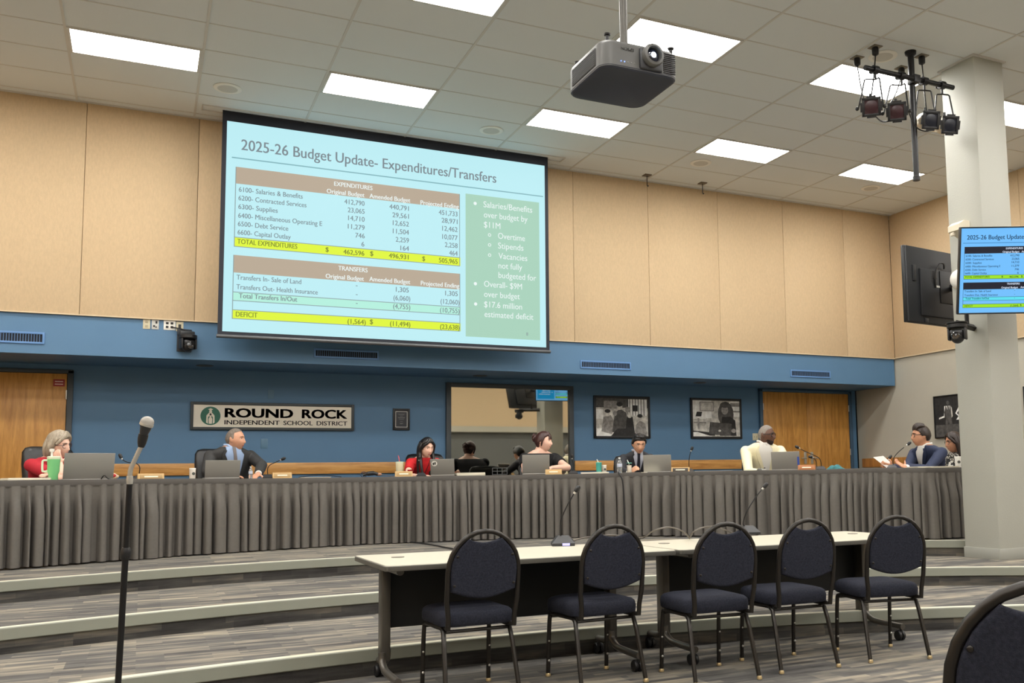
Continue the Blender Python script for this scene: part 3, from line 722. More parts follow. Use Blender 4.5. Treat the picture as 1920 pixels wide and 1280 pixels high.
plate('light_switch', 9.13, YR, 1.835, 0.115, 0.115, 'double light switch left of the right door', 'switch', MATS['ivory plate'], [(-.022, 0, .012, .03), (.022, 0, .012, .03)], MATS['ivory socket'])
yo = YF
plate('wall_outlet', 0.004, yo, 3.045, 0.075, 0.115, 'ivory double socket, leftmost of the plates above the wall camera', 'outlet', MATS['ivory plate'], [(0, .026, .03, .03), (0, -.026, .03, .03)], MATS['ivory socket'])
plate('wall_outlet', 0.094, yo, 3.045, 0.075, 0.115, 'pale data plate, second of the plates above the wall camera', 'outlet', mat('pale plate', (200, 200, 194), 0.4), [(.012, .025, .02, .03), (-.012, -.02, .02, .02), (.01, -.03, .014, .014)])
plate('wall_outlet', 0.244, yo, 3.045, 0.125, 0.115, 'white plate with four black jacks beside the wall camera', 'outlet', M_white, [(-.025, .022, .028, .026), (.025, .022, .028, .026), (-.025, -.022, .028, .026), (.025, -.022, .028, .026)])
plate('wall_outlet', 0.352, yo, 3.035, 0.078, 0.115, 'ivory plate with a plugged cable right above the wall camera', 'outlet', MATS['ivory plate'], [(.0, .0, .03, .05)])
t = thing('door_sticker', (-0.915, YR-0.032, 2.43), 'small red warning sticker on the left door corner', 'sticker')
mb = MB(); mb.box((0, 0, 0), (0.12, 0.002, 0.085), bev=0.0008, mi=0)
for zz in (.016, -.016): mb.box((0, -0.0012, zz), (0.085, 0.001, 0.012), mi=1)
obj('decal', mb, [mat('sticker red', (150, 38, 34), 0.5), mat('sticker pink', (222, 190, 180), 0.5)], t)

# ------------------------------------------------------------------ ceiling projector
M_pgrey = mat('projector grey', (86, 86, 84), 0.45)
M_pdark = mat('projector underside', (48, 53, 66), 0.5)
pw, pd, ph = 0.56, 0.56, 0.19
pz = 3.765
t = thing('ceiling_projector', (2.79, 5.38, pz), 'dark grey projector hanging upside down from a ceiling pole', 'projector')
def rrect(w_, d, r, n=6):
    out = []
    for cx, cy, a0 in ((w_/2-r, d/2-r, 0), (-w_/2+r, d/2-r, 90), (-w_/2+r, -d/2+r, 180), (w_/2-r, -d/2+r, 270)):
        for k in range(n+1): a = R_(a0+90*k/n); out.append((cx+r*math.cos(a), cy+r*math.sin(a)))
    return out
mb = MB(); o1 = rrect(pw, pd, 0.085); o2 = rrect(pw-0.02, pd-0.02, 0.08); o3 = rrect(pw-0.05, pd-0.05, 0.07)
mb.loft([[(a, b, 0.012) for a, b in o1], [(a, b, ph-0.03) for a, b in o1], [(a, b, ph-0.008) for a, b in o2], [(a, b, ph) for a, b in o3]])
obj('housing', mb, M_pgrey, t)
mb = MB(); mb.loft([[(a, b, 0.0) for a, b in rrect(pw-0.03, pd-0.03, 0.08)], [(a, b, 0.006) for a, b in rrect(pw-0.008, pd-0.008, 0.085)], [(a, b, 0.02) for a, b in rrect(pw+0.004, pd+0.004, 0.087)]])
obj('cover_plate', mb, M_pdark, t)
lx, lz = 0.062, 0.112
mb = MB(); mb.box((lx, -pd/2-0.004, lz-0.02), (0.165, 0.03, 0.14), bev=0.012); obj('lens_recess', mb, mat('lens recess', (48, 50, 54), 0.4), t)
mb = MB()
mb.M = Matrix.Translation((lx, -pd/2-0.012, lz)) @ Matrix.Rotation(PI/2, 4, 'X')
mb.lathe([(0.05, -0.01), (0.072, 0), (0.074, 0.03), (0.068, 0.045), (0.052, 0.05), (0.048, 0.03), (0.046, 0.01)], n=32)
lr = obj('lens_barrel', mb, mat('lens barrel', (92, 92, 90), 0.35), t)
mb = MB(); mb.M = Matrix.Translation((lx, -pd/2-0.03, lz)) @ Matrix.Rotation(PI/2, 4, 'X')
mb.lathe([(0.046, 0), (0.04, 0.008), (0.024, 0.014), (0.002, 0.017)], n=28, mi=0); mb.lathe([(0.021, 0.013), (0.014, 0.018), (0.002, 0.0195)], n=20, mi=1)
obj('lens', mb, [mat('lens glass', (20, 26, 44), 0.05, coat=1.0), lit('lamp beam', (214, 236, 255), 9.0)], t)
mb = MB()
for k in range(11): mb.box((0.2, -pd/2-0.001, 0.03+k*0.0128), (0.088, 0.010, 0.0055))
obj('exhaust_grille', mb, mat('grille dark', (36, 36, 38), 0.5), t)
mb = MB(); mb.box((-pw/2-0.001, 0.0, 0.095), (0.008, 0.36, 0.115), bev=0.003)
for k in range(8): mb.box((-pw/2-0.005, 0.0, 0.05+k*0.013), (0.005, 0.34, 0.004))
obj('filter_cover', mb, MATS['grille dark'], t)
mb = MB(); mb.M = Matrix.Translation((-0.105, -pd/2-0.002, 0.135)) @ Matrix.Rotation(PI, 4, 'Y')
mb.text('EPSON', -0.045, 0.045, -0.009, 0.02, bold=.02); mb.M = Matrix.Identity(4)
obj('maker_lettering', mb, mat('maker grey', (176, 176, 172), 0.4), t, angle=0)
for k in range(5):
    mb = MB(); mb.ball((-0.15+k*0.024, -pd/2-0.001, 0.05), 0.004, n=8, m=6); obj('indicator', mb, lit('indicator blue', (120, 150, 255), 3.0) if k < 2 else mat('indicator off', (150, 150, 148), 0.4), t)
for (a, b) in ((-pw/2+0.06, -pd/2+0.05), (pw/2-0.03, -pd/2+0.06), (-pw/2+0.06, pd/2-0.06), (pw/2-0.06, pd/2-0.06)):
    mb = MB(); mb.lathe([(0.011, ph-0.02), (0.011, ph+0.035), (0.02, ph+0.036), (0.022, ph+0.046), (0.004, ph+0.05)], c=(a, b, 0), n=14); obj('foot', mb, M_blackm, t)
pp = at_y(1169, 40, 5.38); ax = pp.x-2.79
mb = MB(); mb.cyl((ax, 0, ph-0.005), (ax, 0, CEIL-pz), 0.027, n=20); mb.lathe([(0.05, ph-0.004), (0.05, ph+0.02), (0.03, ph+0.03)], c=(ax, 0, 0), n=20); mb.lathe([(0.03, CEIL-pz-0.04), (0.085, CEIL-pz-0.012), (0.085, CEIL-pz)], c=(ax, 0, 0), n=24)
obj('pole', mb, mat('galvanised pole', (86, 84, 80), 0.4, metal=0.7), t)

# ------------------------------------------------------------------ stage light rig
LP = (7.048, 7.066)
zb = at_xy(1722, 338, LP).z; zc = at_xy(1711, 152, LP).z
xa = at_y(1620, 131, LP[1]-0.04).x-LP[0]; xb = at_y(1785, 168, LP[1]-0.04).x-LP[0]
t = thing('light_rig', (LP[0], LP[1], CEIL), 'black vertical pole with crossbar hung from the ceiling near the column', 'lighting rig')
mb = MB(); mb.tube([(0, 0, 0), (0, 0, -0.03), (0, 0, -0.05), (0, 0, zb-CEIL+0.05), (0, 0, zb-CEIL+0.045), (0, 0, zb-CEIL)], [0.06, 0.056, 0.033, 0.029, 0.036, 0.036], n=18); obj('pole', mb, M_blackm, t)
mb = MB(); mb.cyl((xa, -0.055, zc-CEIL), (xb, -0.055, zc-CEIL), 0.026, n=16); obj('crossbar', mb, M_blackm, t)
mb = MB(); mb.box((0, -0.03, zc-CEIL), (0.085, 0.115, 0.085), bev=0.01); mb.cyl((0.05, -0.03, zc-CEIL+0.02), (0.09, -0.03, zc-CEIL+0.02), 0.01, n=8); obj('cross_clamp', mb, M_black, t)
M_can = mat('spotlight can', (196, 184, 160), 0.4, metal=0.4)
GS = 'stage spotlights on the crossbar'
spots = [((1641, 136), (1634, 200), True, 'stage spotlight with pink lens, leftmost on the crossbar'), ((1690, 143), (1682, 209), True, 'stage spotlight with pink lens, next to the pole on its left'),
         ((1733, 156), (1747, 225), False, 'stage spotlight with dark gel, just right of the pole'), ((1766, 163), (1783, 234), False, 'stage spotlight with dark gel, rightmost beside the column')]
for (cpx, fpx, pink, lab) in spots:
    Yb = LP[1]-0.055
    c = at_y(cpx[0], cpx[1], Yb); c = Vector((c.x, Yb, zc))
    fr = at_y(fpx[0], fpx[1], Yb-0.11)
    t = thing('stage_spotlight', c, lab, 'spotlight', GS)
    mb = MB(); mb.lathe([(0.03, -0.035), (0.036, -0.034), (0.036, 0.034), (0.03, 0.035)], n=16)
    mb.M = Matrix.Rotation(PI/2, 4, 'Y'); mb2 = MB(); mb2.M = Matrix.Rotation(PI/2, 4, 'Y'); mb2.lathe([(0.027, -0.03), (0.042, -0.03), (0.042, 0.03), (0.027, 0.03)], n=18)
    mb2.M = Matrix.Identity(4); mb2.tube([(0, 0.045, 0.03), (0, 0.075, 0.05), (0, 0.08, 0.0), (0, 0.05, -0.02)], 0.008, n=8); mb2.cyl((0, 0, -0.035), (0, 0, -0.10), 0.011, n=10)
    obj('hook_clamp', mb2, M_blackm, t)
    dirv = Vector((-0.60 if pink else -0.30, -0.72 if pink else -0.92, -0.30)).normalized()
    body_c = Vector((fr.x-c.x, fr.y-c.y, fr.z-c.z)) - dirv*0.13
    yz = -0.10; hw = 0.12
    q = dirv.to_track_quat('-Y', 'Z').to_matrix().to_4x4()
    sx = (q @ Vector((1, 0, 0)))
    Lp = body_c - sx*hw; Rp = body_c + sx*hw
    mb = MB(); mb.tube([Lp, Vector((Lp.x*.6, Lp.y*.6, yz-0.01)), Vector((Lp.x*.5, Lp.y*.5, yz)), Vector((0, 0, yz)), Vector((Rp.x*.5, Rp.y*.5, yz)), Vector((Rp.x*.6, Rp.y*.6, yz-0.01)), Rp], 0.008, n=8)
    obj('yoke', mb, M_blackm, t)
    M = Matrix.Translation(body_c) @ q
    mb = MB(); mb.M = M @ Matrix.Rotation(PI/2, 4, 'X')
    mb.lathe([(0.02, -0.22), (0.055, -0.21), (0.062, -0.12), (0.085, -0.06), (0.088, 0.10), (0.08, 0.112)], n=24); obj('can', mb, M_can, t)
    mb = MB(); mb.M = M
    for s in (-1, 1): mb.box((s*0.078, -0.115, 0), (0.026, 0.016, 0.182), bev=0.002); mb.box((0, -0.115, s*0.078), (0.182, 0.016, 0.026), bev=0.002)
    for s in (-1, 1): mb.box((s*0.096, -0.115, 0), (0.02, 0.012, 0.09)); mb.box((0, -0.115, s*0.096), (0.09, 0.012, 0.02))
    obj('gel_frame', mb, M_black, t)
    mb = MB(); mb.M = M @ Matrix.Rotation(PI/2, 4, 'X')
    mb.M = M; mb.box((0, -0.112, 0), (0.15, 0.004, 0.15)); mb.M = M @ Matrix.Rotation(PI/2, 4, 'X'); mb.lathe([(0.068, 0.112), (0.05, 0.119), (0.002, 0.122)], n=24)
    obj('lens', mb, mat('pink lens', (54, 26, 32), 0.35) if pink else mat('dark gel', (16, 20, 32), 0.35), t)
    for kx in (Lp-sx*0.012, Rp+sx*0.012):
        mb = MB(); mb.ball(kx, 0.02, n=10, m=8); obj('knob', mb, M_black, t)
    mb = MB(); top = body_c + Vector((0, 0, 0.09)); mb.cyl(top, top+Vector((0, 0, 0.05)), 0.014, n=10); obj('shutter_knob', mb, M_black, t)
ends = [(1619, 184), (1633, 184), (1668, 196), (1737, 208)]
plate_xy = [(6.631, 7.406), (6.633, 7.133), (7.241, 7.402), (7.23, 7.094)]
labs = ['black power outlet in the ceiling, far left of the spotlights', 'black power outlet in the ceiling, near left and topmost in the photo', 'black power outlet in the ceiling just left behind the pole top', 'black power outlet in the ceiling just right of the pole top']
for (x, y), e, lab in zip(plate_xy, ends, labs):
    t = thing('power_outlet', (x, y, CEIL), lab, 'outlet', 'ceiling outlets for the spotlights')
    mb = MB(); mb.box((0, 0, -0.004), (0.11, 0.11, 0.008), bev=0.002); obj('cover', mb, mat('outlet plate', (120, 112, 98), 0.4), t)
    mb = MB(); mb.lathe([(0.03, -0.006), (0.035, -0.02), (0.033, -0.08), (0.012, -0.095)], n=16); obj('plug', mb, M_black, t)
    p = at_y(e[0], e[1], LP[1]-0.12); p = p-Vector((x, y, CEIL))
    mb = MB(); mb.tube(smooth_path([(0, 0, -0.09), Vector(p)*0.5+Vector((0, 0, -0.08)), p]), 0.007, n=6); obj('cord', mb, M_black, t)
def hang(name, pts, r, lab, m=None, cat='cable'):
    P = smooth_path(pts, 6); o = Vector(P[0]); mb = MB(); mb.tube([p-o for p in P], r, n=6)
    ob = obj(name, mb, m or M_black, None, lab, cat); ob.location = o; return ob
hang('power_cable', [at_y(1640, 216, 7.0), at_y(1655, 228, 7.0), at_y(1680, 224, 7.0)], 0.007, 'black cable looping between the two pink lens spotlights')
hang('power_cable', [at_y(1702, 205, 6.95), at_y(1716, 236, 6.98), at_y(1735, 246, 6.98), at_y(1752, 240, 6.98)], 0.007, 'black cable sagging behind the pole to the dark spotlights')

# ------------------------------------------------------------------ column monitors and cameras
M_bezel = mat('monitor black', (18, 19, 22), 0.35)
M_back = mat('monitor back', (34, 36, 40), 0.5)
def monitor(M, W_, H_, lab, palette_z=0.0):
    t = thing('wall_monitor', None, lab, 'monitor', M=M)
    mb = MB(); b = 0.014
    for s in (-1, 1): mb.box((s*(W_/2-b/2), 0, 0), (b, 0.045, H_), bev=0.004); mb.box((0, 0, s*(H_/2-b/2)), (W_-2*b, 0.045, b), bev=0.004)
    obj('bezel', mb, M_bezel, t)
    mb = MB(); mb.M = Matrix.Translation((-(W_-2*b)/2, -0.012, -(H_-2*b)/2)); slide(mb, W_-2*b, H_-2*b, e=0.0004)
    obj('display', mb, TVC, t, angle=0, recalc=False)
    mb = MB(); mb.box((0, 0.03, 0), (W_-0.01, 0.03, H_-0.01), bev=0.008); mb.box((0.0, 0.055, -0.08), (W_*0.72, 0.035, H_*0.62), bev=0.012)
    mb.box((-W_*0.42, 0.05, 0.12), (0.05, 0.02, 0.18), bev=0.006); mb.box((W_*0.42, 0.05, 0.12), (0.05, 0.02, 0.18), bev=0.006); mb.box((W_*0.3, 0.05, -H_/2+0.03), (0.06, 0.02, 0.05), bev=0.004)
    obj('back_shell', mb, M_back, t)
    mb = MB(); mb.box((0, 0.078, 0), (0.42, 0.012, 0.36), bev=0.004); mb.box((0.24, 0.0745, 0.0), (0.06, 0.004, 0.022), mi=1); mb.box((0.30, 0.0735, 0.13), (0.10, 0.002, 0.07), mi=2); mb.box((0.30, 0.0735, 0.06), (0.10, 0.002, 0.03), mi=2)
    obj('mount_plate', mb, [M_black, M_white, mat('rating label', (54, 54, 56), 0.5)], t)
    mb = MB(); mb.tube(smooth_path([(0.10, 0.06, 0.22), (0.16, 0.10, 0.26), (0.24, 0.10, 0.25), (0.30, 0.09, 0.14), (0.29, 0.08, -0.02)]), 0.009, n=8); obj('signal_cable', mb, M_black, t)
    return t
rx = Vector((math.cos(_yaw), -math.sin(_yaw), 0)); back = Vector((math.sin(_yaw), math.cos(_yaw), 0))
def frame_matrix(o, x, back, tilt=0.0):
    z = Vector((0, 0, 1)); M = Matrix(((x.x, back.x, z.x, o.x), (x.y, back.y, z.y, o.y), (x.z, back.z, z.z, o.z), (0, 0, 0, 1)))
    return M @ Matrix.Rotation(tilt, 4, 'X')
TW, TH = 1.46, 0.845
lm = at_d(1796.5, 508, 9.22)
def arm(t, target):
    M = t.matrix_world if False else bpy.data.objects[t.name].matrix_basis
    q = M.inverted() @ target
    mb = MB(); mb.tube([Vector((0, 0.08, 0)), q], 0.03, n=10); mb.box(q, (0.22, 0.22, 0.03), bev=0.004); obj('mount_arm', mb, M_black, t)
t1 = monitor(frame_matrix(lm + rx*(TW/2), rx, back, R_(13)), TW, TH, 'wall monitor showing the blue budget slide, in front of the column')
arm(t1, Vector((PX0+0.26, PY0-0.012, 3.1)))
l1 = at_d(1694.5, 531, 10.25); l2 = at_d(1784.5, 541, 10.72)
dx = (l2-l1); dx.z = 0; dx.normalize(); xx = -dx      # its screen faces the dais
t2 = monitor(frame_matrix(l1 + dx*(TW/2), xx, Vector((0, 0, 1)).cross(xx), 0), TW, TH, 'black back of the second wall monitor, facing the dais beside the column')
arm(t2, Vector((PX0+0.2, PY1+0.012, 3.2)))

def ptz(loc, rz, lab, shelf):
    t = thing('video_camera', loc, lab, 'camera', rz=rz)
    mb = MB(); mb.lathe([(0.085, -0.005), (0.098, -0.012), (0.098, -0.045), (0.085, -0.055)], n=28); obj('base', mb, M_black, t)
    mb = MB(); mb.box((-0.078, 0, -0.11), (0.022, 0.09, 0.12), bev=0.01); mb.box((0.078, 0, -0.11), (0.022, 0.09, 0.12), bev=0.01); obj('fork', mb, M_black, t)
    mb = MB(); mb.ball((0, 0, -0.135), (0.068, 0.075, 0.07), n=22, m=14); mb.box((0, 0.0, -0.10), (0.13, 0.12, 0.07), bev=0.02); obj('head', mb, mat('camera shell', (30, 31, 33), 0.3), t)
    mb = MB(); mb.M = Matrix.Translation((0, -0.06, -0.135)) @ Matrix.Rotation(PI/2, 4, 'X'); mb.lathe([(0.03, -0.02), (0.042, 0.0), (0.042, 0.02), (0.034, 0.024), (0.03, 0.012), (0.002, 0.014)], n=24)
    obj('lens', mb, mat('camera lens', (58, 58, 60), 0.1, metal=0.6, coat=1.0), t)
    if shelf: shelf(t)
    return t
cp = at_d(1794, 606, 9.48)
def sh1(t):
    q = Matrix.Rotation(R_(60), 4, 'Z') @ Vector((PX0-cp.x, 7.02-cp.y, 0))
    mb = MB(); mb.lathe([(0.09, -0.006), (0.105, -0.004), (0.105, 0.008), (0.002, 0.009)], n=24); mb.tube([Vector((0, 0, 0.0)), q], 0.035, n=4); mb.tube([q*0.6, q*0.6+Vector((0, 0, 0.13))], 0.022, n=8); obj('shelf', mb, M_black, t)
ptz(cp, R_(-60), 'black pan tilt camera on a shelf below the column monitor', sh1)
cp2 = at_y(353, 622, YW-0.09)
def sh2(t):
    mb = MB(); mb.box((0, 0.103, -0.06), (0.17, 0.02, 0.27), bev=0.006); mb.box((0, 0.06, 0.018), (0.17, 0.1, 0.05), bev=0.01)
    for a, b in ((-0.07, -0.17), (0.07, -0.17), (-0.07, 0.05), (0.07, 0.05)): mb.cyl((a, 0.095, b), (a, 0.088, b), 0.006, n=8)
    obj('wall_bracket', mb, mat('bracket dark grey', (52, 54, 56), 0.5), t)
ptz(Vector((cp2.x, YW-0.09, 2.93)), R_(20), 'black pan tilt camera on the blue soffit left of the screen', sh2)
hang('camera_cable', [(0.262, yo-0.012, 3.02), (0.32, yo-0.04, 3.01), (0.40, yo-0.05, 2.99), (0.43, yo-0.05, 2.955)], 0.007, 'short black cable from the jacks to the soffit camera')

p = at_x(1806, 432, PX0)
t = thing('wall_speaker', (PX0, p.y, p.z), 'small cream angled box high on the column above the monitor', 'speaker')
mb = MB(); mb.loft([[(0, -0.09, -0.06), (0, 0.09, -0.06), (0, 0.09, 0.085), (0, -0.09, 0.085)], [(-0.07, -0.085, -0.03), (-0.07, 0.085, -0.03), (-0.07, 0.085, 0.085), (-0.07, -0.085, 0.085)], [(-0.14, -0.075, -0.02), (-0.14, 0.075, -0.02), (-0.14, 0.075, 0.04), (-0.14, -0.075, 0.04)]]); obj('housing', mb, mat('cream plastic', (222, 212, 190), 0.5), t)
mb = MB(); mb.box((-0.12, 0.03, -0.045), (0.03, 0.05, 0.04), bev=0.008); obj('swivel', mb, MATS['cream plastic'], t)
p = at_x(1799, 523, PX0)
t = thing('wall_dome', (PX0, p.y, p.z), 'round white dome on the column between the two monitors', 'dome')
mb = MB(); mb.M = Matrix.Rotation(-PI/2, 4, 'Y'); mb.lathe([(0.10, 0), (0.10, 0.02), (0.09, 0.045), (0.055, 0.065), (0.002, 0.072)], n=28); obj('cover', mb, M_white, t)
mb = MB(); mb.M = Matrix.Rotation(-PI/2, 4, 'Y'); mb.lathe([(0.108, 0), (0.108, 0.012), (0.10, 0.014)], n=28); obj('ring', mb, MATS['cream plastic'], t)

# ------------------------------------------------------------------ dais: straight tables set on a curve, skirted
V = [Vector(v) for v in ((-4.0, 7.75), (-2.7, 8.85), (-1.1, 9.82), (0.55, 10.60), (2.25, 11.05), (3.95, 10.90), (5.5, 10.25), (6.75, 9.10), (7.62, 7.72), (9.75, 7.55))]
def seg_n(i):
    d = (V[i+1]-V[i]).normalized(); return Vector((-d.y, d.x))
def off_pt(i, o):
    if i == 0: n = seg_n(0); return V[0]+n*o
    if i == len(V)-1: n = seg_n(i-1); return V[i]+n*o
    a, b = seg_n(i-1), seg_n(i); m = (a+b).normalized(); return V[i]+m*(o/max(m.dot(a), 0.35))
def on_dais(px, off, py=885):
    """point on the dais line seen at picture column px, `off` metres behind the table front; and the facing angle there"""
    d = ray(px, py); d = Vector((d.x, d.y)); best = None
    for i in range(1, len(V)-1):
        a, b = off_pt(i, off), off_pt(i+1, off); e = b-a
        den = d.x*(-e.y)+e.x*d.y
        if abs(den) < 1e-9: continue
        s = (a.x*(-e.y)+e.x*a.y)/den; u_ = (d.x*a.y-d.y*a.x)/den
        if s > 0 and -0.001 <= u_ <= 1.001 and (best is None or s < best[0]): best = (s, i, d*s)
    s, i, p = best; n = seg_n(i)
    return Vector((p.x, p.y, TT)), math.atan2(-n.x, n.y)
M_lam = mat('dais table laminate', (92, 84, 78), 0.5)
M_skirt = mat('grey pleated polyester', (102, 98, 93), 0.75, var=0.04, scale=40, spec=0.25)
DT = 0.74
tab_lab = ['far left, out of view', 'out of view at the left edge', 'under the green tumbler', 'in front of the man in the charcoal suit', 'in front of the woman in red with long black hair', 'in front of the woman with the bun', 'in front of the man in the white jacket', 'at the right turn of the dais', 'beside the column, before the man in the navy suit']
for i in range(len(V)-1):
    c = (V[i]+V[i+1])/2
    t = thing('dais_table', (c.x, c.y, T3), 'skirted dais table ' + tab_lab[i], 'table', 'skirted dais tables')
    q = [V[i], V[i+1], off_pt(i+1, DT), off_pt(i, DT)]
    mb = MB(); mb.prism([(p.x-c.x, p.y-c.y) for p in q], TT-T3-0.03, TT-T3); obj('tabletop', mb, M_lam, t)
    n = seg_n(i); e = (V[i+1]-V[i]).normalized()
    for sx in (0.2, 0.8):
        for so in (0.10, DT-0.1):
            p = V[i].lerp(V[i+1], sx)+n*so-c
            mb = MB(); mb.cyl((p.x, p.y, 0), (p.x, p.y, TT-T3-0.03), 0.016, n=10); obj('leg', mb, M_blackm, t)
def path_points(i0, i1, f0=0.0, f1=1.0, ds=0.0065):
    out = []
    for i in range(i0, i1):
        a, b = V[i], V[i+1]; L = (b-a).length; n = max(2, int(L/ds))
        lo = f0 if i == i0 else 0.0; hi = f1 if i == i1-1 else 1.0
        for k in range(n): 
            u_ = k/n
            if lo <= u_ < hi: out.append((a.lerp(b, u_), seg_n(i)))
    # round the corners a little
    for _ in range(10):
        q = [out[0]]
        for k in range(1, len(out)-1):
            q.append(((out[k-1][0]+2*out[k][0]+out[k+1][0])/4, (out[k-1][1]+2*out[k][1]+out[k+1][1]).normalized()))
        q.append(out[-1]); out = q
    return out
def skirt(pts, lab, seed):
    rnd = random.Random(seed)
    P0 = pts[0][0]; ztop = TT+0.004; zbot = T3+0.012
    t = thing('table_skirt', (P0.x, P0.y, T3), lab, 'table skirt', 'grey dais table skirts')
    n = len(pts)
    # pleat phase along the run, with uneven widths and drifting lower down
    s = [0.0]
    for k in range(1, n): s.append(s[-1]+(pts[k][0]-pts[k-1][0]).length)
    knots = [0.0]; amp = []; drift = []
    while knots[-1] < s[-1]+0.2: knots.append(knots[-1]+rnd.choice((0.07, 0.085, 0.095, 0.11, 0.14))*rnd.uniform(0.85, 1.15))
    amp = [rnd.uniform(0.7, 1.2) for _ in knots]; gap = [rnd.choice((0.10, 0.22, 0.32, 0.42)) for _ in knots]; drift = [rnd.uniform(-0.016, 0.016) for _ in knots]; lift = [rnd.uniform(-0.008, 0.012) for _ in knots]
    sag = [rnd.uniform(-0.012, 0.012) for _ in range(40)]
    def wob(x): k = x/0.75; a = int(k) % 38; f = sstep(0, 1, k-int(k)); return sag[a]*(1-f)+sag[a+1]*f
    rows = 15; rings = []
    def prof(x, tt):
        k = 0
        lo, hi = 0, len(knots)-1
        while hi-lo > 1:
            m = (lo+hi)//2
            if knots[m] <= x: lo = m
            else: hi = m
        k = lo; f = (x-knots[k])/(knots[k+1]-knots[k])
        a0 = amp[k]
        g_ = gap[k]; ff = min(1.0, f/(1-g_)); ridge = max(0.0, math.sin(PI*ff))**0.42
        return ridge*a0, k
    zs = []; vs = []; fs = []
    for r in range(rows):
        tt = r/(rows-1); tt2 = tt**0.9
        for k in range(n):
            p, nn = pts[k]; x = s[k]
            # each fold drifts sideways towards the hem
            _, kk = prof(x, tt); xs = max(0, x + drift[kk]*tt*0.8*math.sin(PI*(x-knots[kk])/(knots[kk+1]-knots[kk])))
            h, kk = prof(xs, tt)
            out = -0.040*sstep(0.0, 0.35, tt) + 0.010 + h*(0.014+0.082*sstep(0.0, 0.35, tt)) + 0.008*tt
            hz = zbot + (lift[kk]*0.5 if tt > 0.9 else 0)
            z = (ztop-0.05+wob(x))*(1-tt2) + hz*tt2
            f_ = (xs-knots[kk])/(knots[kk+1]-knots[kk]); lat = -0.15*(knots[kk+1]-knots[kk])*math.sin(2*PI*f_)*sstep(0.05, 0.4, tt)
            vs.append((p.x-P0.x-nn.x*out+nn.y*lat, p.y-P0.y-nn.y*out-nn.x*lat, z-T3))
    for r in range(rows-1):
        for k in range(n-1):
            a = r*n+k; fs.append((a, a+1, a+n+1, a+n))
    mb = MB(); mb.add(vs, fs); obj('pleats', mb, M_skirt, t, angle=75)
    mb = MB(); rings = []
    for k in range(0, n):
        p, nn = pts[k]; z = ztop-T3+wob(s[k])*0.9; z = min(z, ztop-T3+0.004)
        o = 0.016+0.003*math.sin(s[k]*9)
        rings.append([(p.x-P0.x-nn.x*o, p.y-P0.y-nn.y*o, z-0.056), (p.x-P0.x-nn.x*(o+0.006), p.y-P0.y-nn.y*(o+0.006), z-0.028), (p.x-P0.x-nn.x*(o+0.002), p.y-P0.y-nn.y*(o+0.002), z), (p.x-P0.x+nn.x*0.03, p.y-P0.y+nn.y*0.03, z+0.002), (p.x-P0.x+nn.x*0.03, p.y-P0.y+nn.y*0.03, z-0.001), (p.x-P0.x-nn.x*0.004, p.y-P0.y-nn.y*0.004, z-0.056)])
    mb.loft(rings); obj('header_band', mb, mat('skirt header', (84, 80, 76), 0.7), t, angle=50)
full = path_points(0, 9)
def cut(px):
    q = on_dais(px, 0.0)[0]; return min(range(len(full)), key=lambda k: (full[k][0]-Vector((q.x, q.y))).length)
ca, cb = cut(1168), cut(1640)
skirt(full[:ca+3], 'long grey pleated skirt round the left and middle of the dais', 3)
skirt(full[ca:cb+3], 'grey pleated skirt right of the hanging cable, as far as the right corner', 11)
skirt(full[cb:], 'grey pleated skirt on the right end of the dais beside the column', 19)

# ------------------------------------------------------------------ things on the dais
def az(px): return R_(26.355)+math.atan((px-CX)/FPX)
def spot(px, off, k=0.5):
    p, a = on_dais(px, off); return p, a*(1-k) + (-az(px))*k
M_lap = mat('laptop aluminium', (150, 148, 142), 0.38, metal=0.35)
M_key = mat('laptop keys', (40, 40, 42), 0.5)
def laptop(px, w_, h, lab, off=0.17, turn=0.0, sticker=None, lean=14):
    p, a = spot(px, off, 0.7)
    t = thing('laptop', p, lab, 'laptop', 'laptops on the dais', rz=a+R_(turn))
    d = 0.26
    mb = MB(); mb.box((0, d/2, 0.009), (w_, d, 0.016), bev=0.004); obj('base', mb, M_lap, t)
    mb = MB(); mb.box((0, d*0.42, 0.0175), (w_*0.86, d*0.45, 0.002)); obj('keyboard', mb, M_key, t)
    M = Matrix.Translation((0, 0.004, 0.016)) @ Matrix.Rotation(R_(lean), 4, 'X')
    mb = MB(); mb.M = M; mb.box((0, 0, h/2), (w_, 0.008, h), bev=0.003)
    l = obj('lid', mb, M_lap, t)
    mb = MB(); mb.M = M; mb.box((0, 0.0045, h/2), (w_-0.02, 0.002, h-0.02)); obj('screen', mb, M_black, l)
    if sticker:
        mb = MB(); mb.M = M; sticker(mb, w_, h); obj('sticker', mb, [M_white, M_black, mat('sticker blue', (58, 86, 172), 0.5)], l, angle=0, recalc=False)
def round_sticker(mb, w_, h):
    n = 24; cx, cz = -w_/2+0.05, h-0.055; y = -0.0046
    mb.add([(cx+.034*math.cos(2*PI*k/n), y, cz+.034*math.sin(2*PI*k/n)) for k in range(n)], [tuple(range(n))], 0)
    for (a, b, c, d) in ((-.012, -.004, .010, .017), (.008, .002, .008, .02)): mb.add([(cx+a+c*math.cos(2*PI*k/12), y-.0005, cz+b+d*math.sin(2*PI*k/12)) for k in range(12)], [tuple(range(12))], 1)
def blue_sticker(mb, w_, h): mb.box((w_/2-0.018, -0.0046, h*0.45), (0.022, 0.001, h*0.5), mi=2)
laptop(166, 0.43, 0.25, 'large grey laptop of the woman resting her chin, leftmost on the dais', turn=4)
laptop(417, 0.345, 0.19, 'grey laptop in front of the man in the charcoal suit', lean=18)
laptop(830, 0.285, 0.20, 'grey laptop with a round white sticker before the woman in red', turn=-10, sticker=round_sticker, lean=20)
laptop(1005, 0.335, 0.235, 'grey laptop in front of the woman with the bun')
